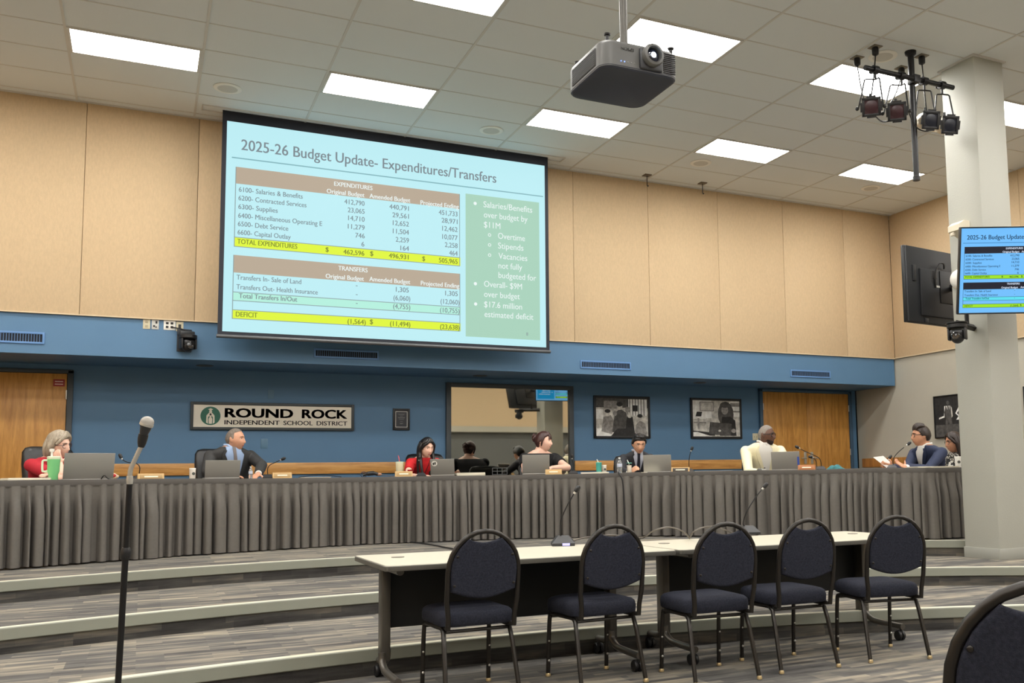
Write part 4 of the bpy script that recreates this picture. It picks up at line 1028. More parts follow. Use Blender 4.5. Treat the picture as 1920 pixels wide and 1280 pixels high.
laptop(1233, 0.345, 0.21, 'grey laptop in front of the man with the dark tie and glasses')
laptop(1474, 0.335, 0.215, 'grey laptop with a blue edge sticker before the man in white', sticker=blue_sticker)

def gooseneck(px, off, pts, lab, M=None, group='gooseneck microphones on the dais', base_w=0.11, led=False):
    """pts: picture positions of the neck from the base top to the mic head, in the vertical plane facing the eye"""
    if M is None:
        p, a = spot(px, off, 1.0)
    else: p, a = M
    t = thing('gooseneck_microphone', p, lab, 'microphone', group, rz=a)
    d = (p-EYE).dot(_f)
    loc = []
    inv = Matrix.Rotation(-a, 4, 'Z')
    for (x, y) in pts:
        q = at_d(x, y, d)-p; loc.append(inv @ q)
    o = Vector((loc[0].x, loc[0].y, 0))
    s = base_w/0.11
    mb = MB()
    mb.loft([[(x*s, y*s, 0.0) for x, y in ((-.055, -.06), (.055, -.06), (.06, .06), (-.06, .06))], [(x*s, y*s, 0.012*s) for x, y in ((-.055, -.06), (.055, -.06), (.06, .06), (-.06, .06))],
             [(x*s, y*s, 0.045*s) for x, y in ((-.025, -.005), (.025, -.005), (.03, .05), (-.03, .05))]])
    obj('base', mb, mat('microphone base', (44, 44, 46), 0.45), t, angle=20)
    if led:
        mb = MB(); mb.box((0.018, -0.062*s, 0.010), (0.05, 0.004, 0.016)); obj('indicator', mb, lit('indicator violet', (196, 190, 255), 1.6), t)
    P = smooth_path([Vector((0, 0.02, 0.04*s))] + [v for v in loc], 5)
    mb = MB(); mb.tube(P[:-3], 0.0045, n=8); obj('neck', mb, M_blackm, t)
    e = P[-1]; dr = (P[-1]-P[-5]).normalized()
    mb = MB(); mb.tube([e-dr*0.05, e-dr*0.035], 0.0085, n=12); obj('collar', mb, M_steel, t)
    mb = MB(); mb.tube([e-dr*0.035, e-dr*0.03, e-dr*0.01, e+dr*0.008, e+dr*0.016], [0.011, 0.016, 0.0175, 0.015, 0.006], n=14); obj('capsule', mb, M_black, t)
gooseneck(261, 0.22, [(261, 888), (262, 876), (256, 869), (238, 866), (229, 860), (225, 853)], 'gooseneck microphone bent left beside the gray haired woman')
gooseneck(503, 0.20, [(502, 889), (502, 878), (507, 871), (520, 865), (533, 859)], 'gooseneck microphone bent right beside the man in the charcoal suit')
gooseneck(790, 0.16, [(790, 888), (788, 874), (786, 862), (787, 856)], 'gooseneck microphone standing before the woman in red with long hair')
gooseneck(1075, 0.2, [(1074, 884), (1075, 872), (1073, 862), (1072, 853)], 'gooseneck microphone right of the woman with the bun')
gooseneck(1293, 0.35, [(1292, 876), (1292, 862), (1294, 850), (1298, 839)], 'upright gooseneck microphone right of the man with the dark tie')
gooseneck(1540, 0.22, [(1540, 872), (1538, 862), (1532, 856), (1510, 846), (1493, 837)], 'gooseneck microphone bent left beside the man in white')
gooseneck(1531, 0.40, [(1531, 874), (1530, 864), (1525, 858), (1518, 856)], 'short gooseneck microphone with a pale ball tip behind the teal cloth')
gooseneck(1673, 0.18, [(1674, 873), (1676, 858), (1687, 845), (1706, 830)], 'gooseneck microphone bent right to the mouth of the man in navy')
gooseneck(1664, 0.5, [(1664, 874), (1665, 866), (1667, 860), (1670, 855)], 'gooseneck microphone with a pale ball tip behind the raised paper')

M_plate = mat('nameplate wood', (196, 160, 104), 0.45)
M_plate2 = mat('nameplate oak dark', (168, 106, 56), 0.45)
M_gold = mat('nameplate band', (168, 138, 88), 0.4)
M_blackband = mat('nameplate dark band', (52, 42, 30), 0.4)
def nameplate(px, w_, lab, pm, bm_, off=0.10, turn=0):
    p, a = spot(px, off, 0.5)
    t = thing('nameplate', p, lab, 'nameplate', 'desk nameplates', rz=a+R_(turn))
    mb = MB(); mb.loft([[(-w_/2, -0.025, 0), (w_/2, -0.025, 0), (w_/2, 0.035, 0), (-w_/2, 0.035, 0)], [(-w_/2, -0.006, 0.062), (w_/2, -0.006, 0.062), (w_/2, 0.012, 0.062), (-w_/2, 0.012, 0.062)]]); obj('block', mb, pm, t, angle=20)
    mb = MB(); mb.M = Matrix.Translation((0, -0.017, 0.031)) @ Matrix.Rotation(R_(-17), 4, 'X'); mb.box((0, 0, 0), (w_*0.86, 0.003, 0.042), bev=0.001); obj('name_band', mb, bm_, t)
    mb = MB(); mb.M = Matrix.Translation((0, -0.019, 0.031)) @ Matrix.Rotation(R_(-17), 4, 'X'); mb.box((0, 0, 0), (w_*0.52, 0.002, 0.012)); obj('lettering_strip', mb, mat('name lettering', (236, 228, 204), 0.5), t)
nameplate(283, 0.24, 'pale wood nameplate right of the leftmost microphone', M_plate, M_gold)
nameplate(529, 0.2, 'pale wood nameplate right of the man in the charcoal suit', M_plate, M_gold)
nameplate(757, 0.2, 'low pale nameplate under the white tumbler', M_plate, M_gold, off=0.08)
nameplate(1038, 0.2, 'pale nameplate right of the laptop of the woman with the bun', M_plate, M_plate, off=0.08)
nameplate(1276, 0.22, 'pale nameplate with a dark name band left of the upright microphone', M_plate, M_blackband)
nameplate(1513, 0.2, 'brown oak nameplate right of the man in white', M_plate2, M_plate2)

def paper(px, w_, d, lab, off=0.25, turn=0, lift=0.004, tilt=0, m=None, n=1):
    p, a = spot(px, off, 0.3)
    t = MB()
    for k in range(n): t.box((0.004*math.sin(k*2.1), 0.003*math.cos(k*1.7), lift/2+k*lift), (w_, d, lift*0.9), rot=Matrix.Rotation(R_(3*math.sin(k*3)), 3, 'Z'))
    o = obj('paper_stack' if n > 1 else 'paper_sheet', t, m or mat('paper', (232, 226, 208), 0.8), None, lab, 'papers', 'papers on the dais')
    o.location = p; o.rotation_euler = (R_(tilt), 0, a+R_(turn))
paper(48, 0.34, 0.28, 'stack of papers at the far left before the green tumbler', off=0.2, n=5, lift=0.006)
paper(590, 0.3, 0.22, 'flat papers right of the nameplate of the man in charcoal', off=0.2, n=2)
paper(880, 0.34, 0.28, 'stack of papers between the stickered laptop and the mirror reflection of a chair', off=0.2, n=6, lift=0.006)
paper(1115, 0.34, 0.24, 'papers in front of the teal tumbler', off=0.14, n=4, lift=0.005)
paper(1215, 0.26, 0.2, 'paper sheets by the hand of the man with the dark tie', off=0.08, n=2)
paper(1340, 0.44, 0.24, 'loose papers right of the upright microphone', off=0.2, n=3)
paper(1748, 0.5, 0.3, 'white papers before the man in navy beside the column', off=0.25, n=3, lift=0.006)

def vessel(name, px, off, prof, m, lab, cat, extra=None, group=None, k=1.0):
    p, a = spot(px, off, 1.0)
    t = thing(name, p, lab, cat, group, rz=a)
    mb = MB(); mb.lathe([(r*k, z*k) for r, z in prof], n=28); obj('body', mb, m, t)
    if extra: extra(t, k)
    return t
M_green = mat('green tumbler enamel', (116, 190, 126), 0.35)
M_paleg = mat('pale tumbler lid', (214, 224, 196), 0.4)
def x_green(t, k):
    mb = MB(); mb.lathe([(0.054, 0.20), (0.056, 0.205), (0.056, 0.222), (0.048, 0.228), (0.002, 0.228)], n=28); obj('lid', mb, M_paleg, t)
    mb = MB(); mb.tube(smooth_path([(-0.048, 0, 0.19), (-0.085, 0, 0.188), (-0.09, 0, 0.15), (-0.088, 0, 0.10), (-0.08, 0, 0.088), (-0.042, 0, 0.092)]), 0.009, n=8); obj('handle', mb, M_paleg, t)
    mb = MB(); mb.tube(smooth_path([(-0.018, 0, 0.225), (-0.018, 0, 0.28), (-0.018, 0, 0.285)]), 0.009, n=10); mb.lathe([(0.02, 0.27), (0.021, 0.275), (0.021, 0.295), (0.004, 0.298)], c=(-0.018, 0, 0), n=14); obj('straw', mb, M_white, t)
vessel('tumbler', 100, 0.17, [(0.002, 0), (0.037, 0), (0.039, 0.004), (0.04, 0.06), (0.05, 0.085), (0.054, 0.20), (0.05, 0.201), (0.002, 0.2)], M_green, 'mint green handled tumbler with white straw before the gray haired woman', 'tumbler', x_green)
M_cup = mat('white paper cup', (222, 214, 202), 0.55)
def x_logo(t, k):
    mb = MB(); mb.M = Matrix.Translation((0.012*k, -0.036*k, 0.068*k)) @ Matrix.Rotation(PI/2, 4, 'X'); mb.lathe([(0.002, 0.001), (0.018*k, 0.0), (0.018*k, -0.004), (0.002, -0.004)], n=18); obj('emblem', mb, mat('cup emblem', (70, 72, 66), 0.5), t)
    mb = MB(); mb.lathe([(0.036*k, 0.12*k), (0.038*k, 0.122*k), (0.036*k, 0.135*k), (0.002, 0.136*k)], n=24); obj('lid', mb, M_white, t)
CAN = [(0.002, 0), (0.030, 0), (0.034, 0.006), (0.036, 0.12), (0.002, 0.121)]
vessel('cup', 361, 0.17, CAN, M_cup, 'white paper cup with a dark emblem left of the charcoal suit chair', 'cup', x_logo, k=0.86)
M_clear = mat('clear bottle plastic', (226, 232, 232), 0.08, trans=0.85)
BOT = [(0.002, 0), (0.028, 0), (0.031, 0.006), (0.030, 0.05), (0.028, 0.06), (0.031, 0.07), (0.031, 0.12), (0.022, 0.15), (0.012, 0.165), (0.012, 0.18), (0.002, 0.18)]
def x_label(t, k):
    mb = MB(); mb.lathe([(0.0318*k, 0.075*k), (0.0322*k, 0.076*k), (0.0322*k, 0.114*k), (0.0318*k, 0.115*k)], n=28); obj('wrapper', mb, mat('bottle wrapper', (190, 196, 212), 0.5), t)
    mb = MB(); mb.lathe([(0.014*k, 0.176*k), (0.014*k, 0.192*k), (0.002, 0.193*k)], n=18); obj('cap', mb, M_white, t)
vessel('water_bottle', 470, 0.2, BOT, M_clear, 'small clear water bottle by the hand of the man in charcoal', 'bottle', x_label, k=0.68)
vessel('water_bottle', 1162, 0.12, BOT, M_clear, 'clear water bottle standing at the top of the hanging cable', 'bottle', x_label, k=1.02)
def x_straw(t, k):
    mb = MB(); mb.lathe([(0.04*k, 0.148*k), (0.043*k, 0.15*k), (0.043*k, 0.165*k), (0.002, 0.168*k)], n=24); obj('lid', mb, M_paleg, t)
    mb = MB(); mb.tube([(0.0, 0, 0.165*k), (-0.006, 0, 0.2*k), (-0.016, 0, 0.235*k)], 0.0055, n=8); obj('straw', mb, mat('red straw', (196, 84, 92), 0.5), t)
TUM = [(0.002, 0), (0.034, 0), (0.036, 0.004), (0.042, 0.15), (0.002, 0.151)]
vessel('tumbler', 749, 0.3, TUM, mat('cream tumbler', (222, 212, 176), 0.4), 'cream tumbler with a red straw left of the woman in red', 'tumbler', x_straw, k=1.08)
def x_straw2(t, k):
    mb = MB(); mb.tube([(0.0, 0, 0.13*k), (-0.012, 0, 0.17*k), (-0.024, 0, 0.2*k)], 0.006, n=8); obj('straw', mb, M_white, t)
    mb = MB(); mb.lathe([(0.041*k, 0.149*k), (0.0425*k, 0.151*k), (0.041*k, 0.158*k), (0.002, 0.159*k)], n=24); obj('lid', mb, mat('teal lid', (110, 186, 168), 0.3), t)
vessel('tumbler', 1123, 0.26, TUM, mat('teal tumbler', (58, 142, 132), 0.3), 'teal tumbler with a white straw below the family photo', 'tumbler', x_straw2, k=0.9)
vessel('cup', 1133, 0.33, CAN, M_cup, 'short white cup right behind the teal tumbler', 'cup', x_logo, k=0.8)
vessel('cup', 1180, 0.16, CAN, mat('cream cup', (226, 216, 200), 0.5), 'cream cup with a straw by the hand of the man with the dark tie', 'cup', x_straw2, k=0.82)
vessel('glass', 769, 0.22, [(0.002, 0), (0.03, 0), (0.034, 0.05), (0.038, 0.095), (0.035, 0.096), (0.031, 0.05), (0.002, 0.01)], mat('red drink', (176, 36, 40), 0.15, trans=0.3), 'red drinking glass beside the arm of the woman in red', 'glass', k=0.85)
vessel('cup', 1797, 0.3, CAN, M_white, 'white bottle-shaped cup half hidden by the column', 'cup', x_logo, k=0.95)

# small odds and ends
def blob(name, px, off, parts, mats_, lab, cat):
    p, a = spot(px, off, 1.0); t = thing(name, p, lab, cat, rz=a)
    for nm, fn, m in parts: mb = MB(); fn(mb); obj(nm, mb, m, t)
def snack(mb):
    rnd = random.Random(5); rings = []
    for i in range(9):
        u_ = i/8; r = 0.045*math.sin(PI*min(max(u_, .05), .95))**0.6
        rings.append([(-0.06+0.12*u_, r*math.cos(2*PI*k/14)*0.8*rnd.uniform(.85, 1.1), 0.036+r*0.75*math.sin(2*PI*k/14)*rnd.uniform(.85, 1.1)) for k in range(14)])
    mb.loft(rings)
blob('snack_bag', 210, 0.2, [('bag', snack, mat('snack bag foil', (214, 190, 160), 0.4, var=0.35, scale=30)), ('printed_panel', lambda mb: mb.ball((0.01, -0.03, 0.045), (0.028, 0.008, 0.018), n=14), mat('snack red', (196, 48, 44), 0.5))], None, 'crumpled cream and red snack bag right of the big laptop', 'snack bag')
hang('laptop_cable', [on_dais(190, 0.15)[0]+Vector((0, 0, 0.01)), on_dais(196, 0.10)[0]+Vector((0, 0, 0.045)), on_dais(206, 0.08)[0]+Vector((0, 0, 0.01)), on_dais(232, 0.1)[0]+Vector((0, 0, 0.008)), on_dais(255, 0.2)[0]+Vector((0, 0, 0.008))], 0.005, 'black cable looping in front of the snack bag')
def glasses_case(mb): mb.tube(smooth_path([(-0.1, 0, 0.02), (-0.06, 0, 0.035), (0.02, 0, 0.045), (0.07, 0, 0.03)]), [0.016]*7+[0.026]*6+[0.02]*6, n=12)
blob('handheld_radio', 697, 0.18, [('grip', glasses_case, M_black), ('loop', lambda mb: mb.tube([(-0.09+0.035*math.cos(2*PI*k/16), -0.01, 0.03+0.03*math.sin(2*PI*k/16)) for k in range(16)], 0.005, n=6, wrap=True), mat('dark blue loop', (40, 56, 80), 0.5)), ('tip', lambda mb: mb.ball((0.085, 0, 0.03), (0.03, 0.02, 0.018)), mat('tan leather', (160, 120, 96), 0.6))], None, 'black handset with a looped strap left of the cream tumbler', 'handset')
hang('handset_cable', [on_dais(706, 0.18)[0]+Vector((0, 0, 0.03)), on_dais(718, 0.16)[0]+Vector((0, 0, 0.022)), on_dais(732, 0.2)[0]+Vector((0, 0, 0.008)), on_dais(745, 0.16)[0]+Vector((0, 0, 0.008))], 0.004, 'thin cable between the handset and the nameplate', mat('grey cable', (96, 92, 90), 0.5))
hang('microphone_cable', [on_dais(560, 0.12)[0]+Vector((0, 0, 0.006)), on_dais(585, 0.06)[0]+Vector((0, 0, 0.025)), on_dais(612, 0.05)[0]+Vector((0, 0, 0.024)), on_dais(640, 0.1)[0]+Vector((0, 0, 0.006))], 0.004, 'black cable arching over the flat papers')
def basket(mb):
    for z in (0.01, 0.05, 0.09): mb.tube([(-0.09, -0.05, z), (0.09, -0.05, z), (0.09, 0.05, z), (-0.09, 0.05, z)], 0.003, n=6, wrap=True)
    for x in (-0.09, -0.03, 0.03, 0.09):
        for y in (-0.05, 0.05): mb.cyl((x, y, 0.005), (x, y, 0.092), 0.003, n=6)
blob('wire_tray', 937, 0.3, [('wire', basket, M_dgrey)], None, 'small grey wire tray in front of the mirror window', 'tray')
def cloth(mb):
    rings = []
    for i in range(12):
        u_ = i/11; rr = math.sin(PI*min(max(u_, .04), .96))**0.7
        rings.append([(-0.10+0.2*u_, 0.07*rr*math.cos(PI*k/10), (0.055+0.012*math.sin(u_*14+k))*rr*math.sin(PI*k/10)) for k in range(11)])
    mb.loft(rings)
blob('folded_cloth', 1567, 0.2, [('cloth', cloth, mat('teal cloth', (52, 112, 116), 0.8, var=0.3, scale=30))], None, 'crumpled teal cloth right of the oak nameplate', 'cloth')
blob('computer_mouse', 1424, 0.06, [('shell', lambda mb: mb.ball((0, 0, 0.012), (0.03, 0.045, 0.02)), mat('grey mouse', (96, 96, 92), 0.4))], None, 'grey computer mouse before the man in white', 'mouse')
# the cable hanging down over the skirt seam
q0, a0 = on_dais(1160, 0.10); q1 = on_dais(1162, -0.065)[0]; q2 = on_dais(1169, -0.085)[0]
hang('hanging_cable', [q0+Vector((0, 0, 0.01)), on_dais(1159, 0.02)[0]+Vector((0, 0, 0.012)), q1+Vector((0, 0, -0.02)), on_dais(1167, -0.08)[0]+Vector((0, 0, -0.10)), q2+Vector((0, 0, -0.35)), on_dais(1169, -0.085)[0]+Vector((0, 0, -0.76))], 0.008, 'thick black cable hanging down over the dais skirt')
hang('floor_cable', [at_z(700, 1016, T3+0.012), at_z(740, 1014.5, T3+0.012), at_z(780, 1017, T3+0.012), at_z(810, 1021, T3+0.012), at_z(840, 1027, T3+0.012), at_z(880, 1034, T3+0.012)], 0.008, 'black cable lying on the carpet behind the left training table')

# ------------------------------------------------------------------ front tables
M_top = mat('training table laminate', (190, 184, 166), 0.45, var=0.02, scale=30)
M_edge = mat('table edge band', (88, 86, 80), 0.5)
M_legm = mat('table leg metal', (92, 88, 82), 0.35, metal=0.6)
M_panel = mat('modesty panel', (16, 18, 20), 0.6)
TZ = 0.74
def front_table(x0, x1, y0, y1, lab, legs):
    w_ = x1-x0; d = y1-y0
    t = thing('training_table', ((x0+x1)/2, (y0+y1)/2, 0), lab, 'table', 'front training tables')
    mb = MB(); mb.loft([[(a, b, TZ-0.004) for a, b in rrect(w_-0.012, d-0.012, 0.03)], [(a, b, TZ) for a, b in rrect(w_-0.016, d-0.016, 0.03)]]); obj('tabletop', mb, M_top, t)
    mb = MB(); mb.loft([[(a, b, TZ-0.032) for a, b in rrect(w_-0.006, d-0.006, 0.03)], [(a, b, TZ-0.028) for a, b in rrect(w_, d, 0.032)], [(a, b, TZ-0.006) for a, b in rrect(w_, d, 0.032)], [(a, b, TZ-0.003) for a, b in rrect(w_-0.008, d-0.008, 0.03)]]); obj('edge_band', mb, M_edge, t)
    for gx in (-w_/2+0.2, w_/2-0.2):
        mb = MB(); mb.lathe([(0.002, TZ), (0.038, TZ), (0.04, TZ+0.003), (0.03, TZ+0.004), (0.002, TZ+0.002)], c=(gx, 0.12, 0), n=24); obj('grommet', mb, mat('grey grommet', (126, 120, 110), 0.5), t)
    mb = MB(); mb.box(((legs[0]+legs[1])/2, 0.16, 0.52), (legs[1]-legs[0]-0.03, 0.014, 0.40), bev=0.003); obj('modesty_panel', mb, M_panel, t)
    for lx_ in legs:
        l = None
        mb = MB(); mb.box((lx_, 0.10, 0.42), (0.055, 0.10, 0.56), bev=0.012); mb.tube([(lx_, -0.28, TZ-0.05), (lx_, 0.34, TZ-0.05)], 0.022, n=10)
        l = obj('leg', mb, M_legm, t)
        mb = MB(); mb.tube(smooth_path([(lx_-0.03, 0.03, 0.20), (lx_-0.03, 0.02, 0.15), (lx_-0.03, -0.04, 0.115), (lx_-0.03, -0.12, 0.105), (lx_-0.03, -0.36, 0.10)]), 0.022, n=10); mb.tube(smooth_path([(lx_+0.03, 0.15, 0.20), (lx_+0.03, 0.16, 0.15), (lx_+0.03, 0.21, 0.115), (lx_+0.03, 0.27, 0.105), (lx_+0.03, 0.36, 0.10)]), 0.022, n=10)
        obj('foot', mb, M_legm, l)
        for (a, b) in ((lx_-0.03, -0.34), (lx_+0.03, 0.34)):
            mb = MB(); mb.cyl((a, b, 0.05), (a, b, 0.09), 0.01, n=8)
            mb.M = Matrix.Translation((a, b+0.015, 0.036)) @ Matrix.Rotation(PI/2, 4, 'Y')
            for s in (-0.016, 0.016): mb.lathe([(0.004, s-0.011), (0.032, s-0.011), (0.036, s-0.006), (0.036, s+0.006), (0.032, s+0.011), (0.004, s+0.011)], n=18)
            mb.lathe([(0.02, -0.006), (0.02, 0.006)], n=12); mb.M = Matrix.Identity(4); mb.box((a, b+0.012, 0.058), (0.05, 0.03, 0.03), bev=0.008)
            obj('caster', mb, M_black, l)
    return t
front_table(1.205, 3.04, 5.215, 6.08, 'left training table with beige top, behind the two left chairs', (-0.80, 0.70))
front_table(3.055, 5.12, 5.215, 6.08, 'right training table with beige top, behind the three right chairs', (-0.86, 0.88))
q = at_z(1056, 1021, TZ+0.004)
gooseneck(0, 0, [(1051, 1003), (1051, 985), (1053, 972), (1060, 955), (1072, 932), (1084, 914)], 'gooseneck microphone with a lit base on the left training table', M=(Vector((q.x, q.y, TZ+0.002)), R_(-22)), group='microphones on the training tables', base_w=0.155, led=True)
q = at_z(1405, 1000, TZ+0.004)
gooseneck(0, 0, [(1394, 984), (1396, 970), (1404, 952), (1420, 928), (1437, 908)], 'gooseneck microphone on the right training table, behind a chair', M=(Vector((q.x, q.y, TZ+0.002)), R_(-28)), group='microphones on the training tables', base_w=0.155)
M_gcab = mat('grey microphone cable', (96, 90, 82), 0.5)
hang('table_cable', [at_z(1075, 1013, TZ+0.008), at_z(1092, 1008.5, TZ+0.008), at_z(1112, 1006, TZ+0.008), at_z(1150, 1003, TZ+0.008), at_z(1200, 1009, TZ+0.008), at_y(1225, 995, 5.85), at_y(1255, 988, 5.85), at_y(1282, 997, 5.83), at_z(1293, 1009, TZ+0.008)], 0.006, 'grey cable from the left table microphone arching towards the table joint', M_gcab)
hang('table_cable', [at_z(1293.5, 1008, TZ+0.010), at_y(1300, 997, 5.84), at_y(1320, 988, 5.88), at_y(1345, 988, 5.86), at_z(1375, 999, TZ+0.008), at_z(1392, 999, TZ+0.008)], 0.006, 'grey cable arching from the table joint to the right table microphone', M_gcab)

# ------------------------------------------------------------------ banquet chairs
M_seat = mat('navy seat fabric', (40, 42, 52), 0.9, var=0.3, scale=110, bump=0.3, bscale=400, spec=0.15)
M_seatside = M_seat
M_cfr = mat('chair frame', (46, 43, 40), 0.32, metal=0.6)
M_glide = mat('chair glide', (190, 170, 130), 0.3, metal=0.6)
def chair_parts(t):
    W2 = 0.205; top = 0.935; sh = 0.47; lean = 0.12
    def bk(z): return 0.0 - (z-0.42)*lean        # y of back frame at height z (chair faces +Y)
    pts = []
    for z in (0.40, 0.46, 0.55, 0.64): pts.append((-W2+0.012 if z < 0.5 else -W2, bk(z), z))
    n = 14
    for k in range(n+1):
        a = PI - PI*k/n; pts.append((W2*math.cos(a), bk(0.71+0.225*math.sin(a)), 0.71+0.225*math.sin(a)))
    for z in (0.64, 0.55, 0.46, 0.40): pts.append((W2-0.012 if z < 0.5 else W2, bk(z), z))
    pts = [(-W2+0.03, 0.10, 0.40), (-W2+0.02, 0.04, 0.40)] + pts + [(W2-0.02, 0.04, 0.40), (W2-0.03, 0.10, 0.40)]
    mb = MB(); mb.tube(pts, 0.0145, n=10); obj('back_frame', mb, M_cfr, t)
    # padded back with a dipped top edge and a rounded bottom
    def outline(sc):
        o = []
        w_ = W2-0.012
        for k in range(13): u_ = k/12; o.append((-w_*0.50+2*w_*0.50*u_, 0.897-0.024*math.sin(PI*u_)**0.8))          # dipped handle edge
        for k in range(1, 9): a = R_(58-58*k/8); o.append((w_*math.cos(a), 0.71+0.207*math.sin(a)))
        o.append((w_*0.985, 0.65)); o.append((w_*0.965, 0.605))
        for k in range(1, 12): u_ = k/12; o.append((w_*0.965-2*w_*0.965*u_, 0.605-0.045*math.sin(PI*u_)))
        o.append((-w_*0.965, 0.605)); o.append((-w_*0.985, 0.65))
        for k in range(0, 8): a = R_(180-58*k/8); o.append((w_*math.cos(a), 0.71+0.207*math.sin(a)))
        cx, cz = 0, 0.73
        return [((a-cx)*sc+cx, (b-cz)*sc+cz) for a, b in o]
    mb = MB(); rings = []
    for dy, sc in ((-0.0185, 0.90), (-0.018, 0.955), (-0.013, 0.99), (0.0, 1.0), (0.02, 0.99), (0.034, 0.93), (0.042, 0.72)):
        rings.append([(a, bk(b)+dy, b) for a, b in outline(sc)])
    mb.loft(rings); obj('backrest', mb, M_seat, t, angle=50)
    for (a, b) in ((-0.16, 0.80), (0.16, 0.80), (-0.172, 0.64), (0.172, 0.64)):
        mb = MB(); mb.ball((a, bk(b)-0.02, b), (0.008, 0.005, 0.008), n=8, m=6); obj('screw', mb, M_cfr, t)
    mb = MB()
    rings = []
    for z, sc in ((0.405, 0.96), (0.412, 1.0), (0.45, 1.01), (0.475, 0.985), (0.488, 0.92), (0.493, 0.75)):
        rings.append([(a*sc, 0.24+b*sc, z+(0.006 if sc < 0.9 else 0)) for a, b in rrect(0.43, 0.43, 0.07)])
    mb.loft(rings); obj('seat', mb, M_seat, t, angle=50)
    fy, ry = 0.41, 0.06
    for s in (-1, 1):
        mb = MB(); mb.tube([(s*0.19, ry+0.05, 0.395), (s*0.195, ry+0.01, 0.37), (s*0.2, ry-0.015, 0.30), (s*0.212, ry-0.09, 0.02)], 0.0135, n=8); l = obj('leg', mb, M_cfr, t)
        mb = MB(); mb.lathe([(0.010, 0.0), (0.016, 0.003), (0.016, 0.016), (0.012, 0.024)], c=(s*0.2125, ry-0.094, 0), n=12); obj('glide', mb, M_glide, l)
        mb = MB(); mb.tube(smooth_path([(s*0.19, ry+0.05, 0.392), (s*0.197, fy-0.12, 0.392), (s*0.197, fy-0.03, 0.385), (s*0.2, fy, 0.34), (s*0.203, fy+0.02, 0.02)]), 0.0135, n=8); l = obj('leg', mb, M_cfr, t)
        mb = MB(); mb.lathe([(0.010, 0.0), (0.016, 0.003), (0.016, 0.016), (0.012, 0.024)], c=(s*0.203, fy+0.02, 0), n=12); obj('glide', mb, M_glide, l)
        for z in (0.10, 0.22):
            mb = MB(); mb.ball((s*0.203, fy+0.002, z), 0.008, n=8, m=6); obj('stacking_button', mb, M_steel, l)
    for y in (ry+0.02, fy-0.03):
        mb = MB(); mb.tube([(-0.197, y, 0.375), (0.197, y, 0.375)], 0.010, n=8); obj('stretcher', mb, M_cfr, t)
G_C = 'navy stacking chairs at the training tables'
chairs = [((910, 991), 2, 'navy stacking chair leftmost at the left training table'), ((1152, 982), 3, 'navy stacking chair right of the lit table microphone'), ((1362, 978), -3, 'navy stacking chair first right of the table joint'),
          ((1515, 971), -2, 'navy stacking chair second from the column at the right table'), ((1681, 965), -12, 'navy stacking chair at the right table end, nearest the column'), ((1962, 1118), -40, 'near navy chair at the bottom right corner, cut by the frame')]
c0 = None
for (px, py), rot, lab in chairs:
    p = at_z(px, py, 0.93)
    a = R_(rot); loc = (p.x-math.sin(a)*0.06, p.y+0.062*math.cos(a), 0)
    if c0 is None:
        c0 = thing('stacking_chair', loc, lab, 'chair', G_C, rz=a); c0.scale = (1, 1, 0.981); chair_parts(c0)
    else:
        r_c = dup(c0, loc, a, lab)
r_c.scale = (1, 1, 1.02)

# ------------------------------------------------------------------ microphone stand in front
dm = 3.9
p0 = at_d(222, 1280, dm); base = Vector((p0.x-0.015, p0.y, 0))
t = thing('microphone_stand', base, 'tall black microphone stand with chrome gooseneck in the left foreground', 'microphone stand')
def L_(x, y): return at_d(x, y, dm)-base
neckb = L_(243, 893)
mb = MB(); mb.lathe([(0.002, 0.0), (0.125, 0.0), (0.13, 0.008), (0.12, 0.022), (0.03, 0.032), (0.016, 0.05)], n=36); obj('round_base', mb, M_blackm, t)
mb = MB(); mb.tube([(0, 0, 0.03), L_(222, 1270), L_(229, 1150), L_(235, 1045)], 0.0125, n=14); obj('lower_tube', mb, M_blackm, t)
mb = MB(); mb.tube([L_(234.3, 1048), L_(235, 1042), L_(236, 1033), L_(236.4, 1026)], [0.017, 0.021, 0.021, 0.015], n=14); obj('clutch', mb, M_black, t)
mb = MB(); mb.tube([L_(236, 1030), L_(240, 960), L_(243, 905)], 0.0115, n=14); obj('upper_tube', mb, M_blackm, t)
mb = MB(); mb.tube([L_(243, 907), L_(243.2, 898), L_(243.4, 892)], [0.012, 0.014, 0.012], n=14); obj('collar', mb, M_steel, t)
mb = MB(); P = smooth_path([L_(243.4, 894), L_(245, 880), L_(250, 868), L_(256, 855), L_(262, 842), L_(267, 834)], 5)
rr = [0.0088 if k % 2 else 0.0098 for k in range(len(P))]; mb.tube(P, rr, n=12); obj('gooseneck', mb, M_steel, t)
mt = thing('microphone', L_(266, 836)+base, 'silver ball head microphone on top of the tall stand', 'microphone')
def L2(x, y): return L_(x, y)-L_(266, 836)
mb = MB(); mb.tube([L2(264.5, 838), L2(266, 830), L2(267.5, 822), L2(269.5, 814)], [0.012, 0.017, 0.019, 0.019], n=16); obj('clip', mb, M_black, mt)
mb = MB(); mb.tube([L2(266.5, 826), L2(270, 812), L2(273, 803), L2(274, 798)], [0.013, 0.017, 0.021, 0.024], n=18); obj('body', mb, mat('microphone body', (44, 44, 46), 0.35), mt)
mb = MB(); mb.ball(L2(275.8, 791.5), (0.0265, 0.0265, 0.025), n=22, m=14); obj('grille', mb, mat('microphone grille', (176, 172, 164), 0.4, metal=0.6, bump=0.6, bscale=900), mt)
mb = MB(); dr = (L2(277, 788)-L2(270, 806)).normalized(); c = L2(274.8, 795); mb.tube([c-dr*0.006, c+dr*0.004], [0.0275, 0.0275], n=22); obj('ring', mb, M_steel, mt)

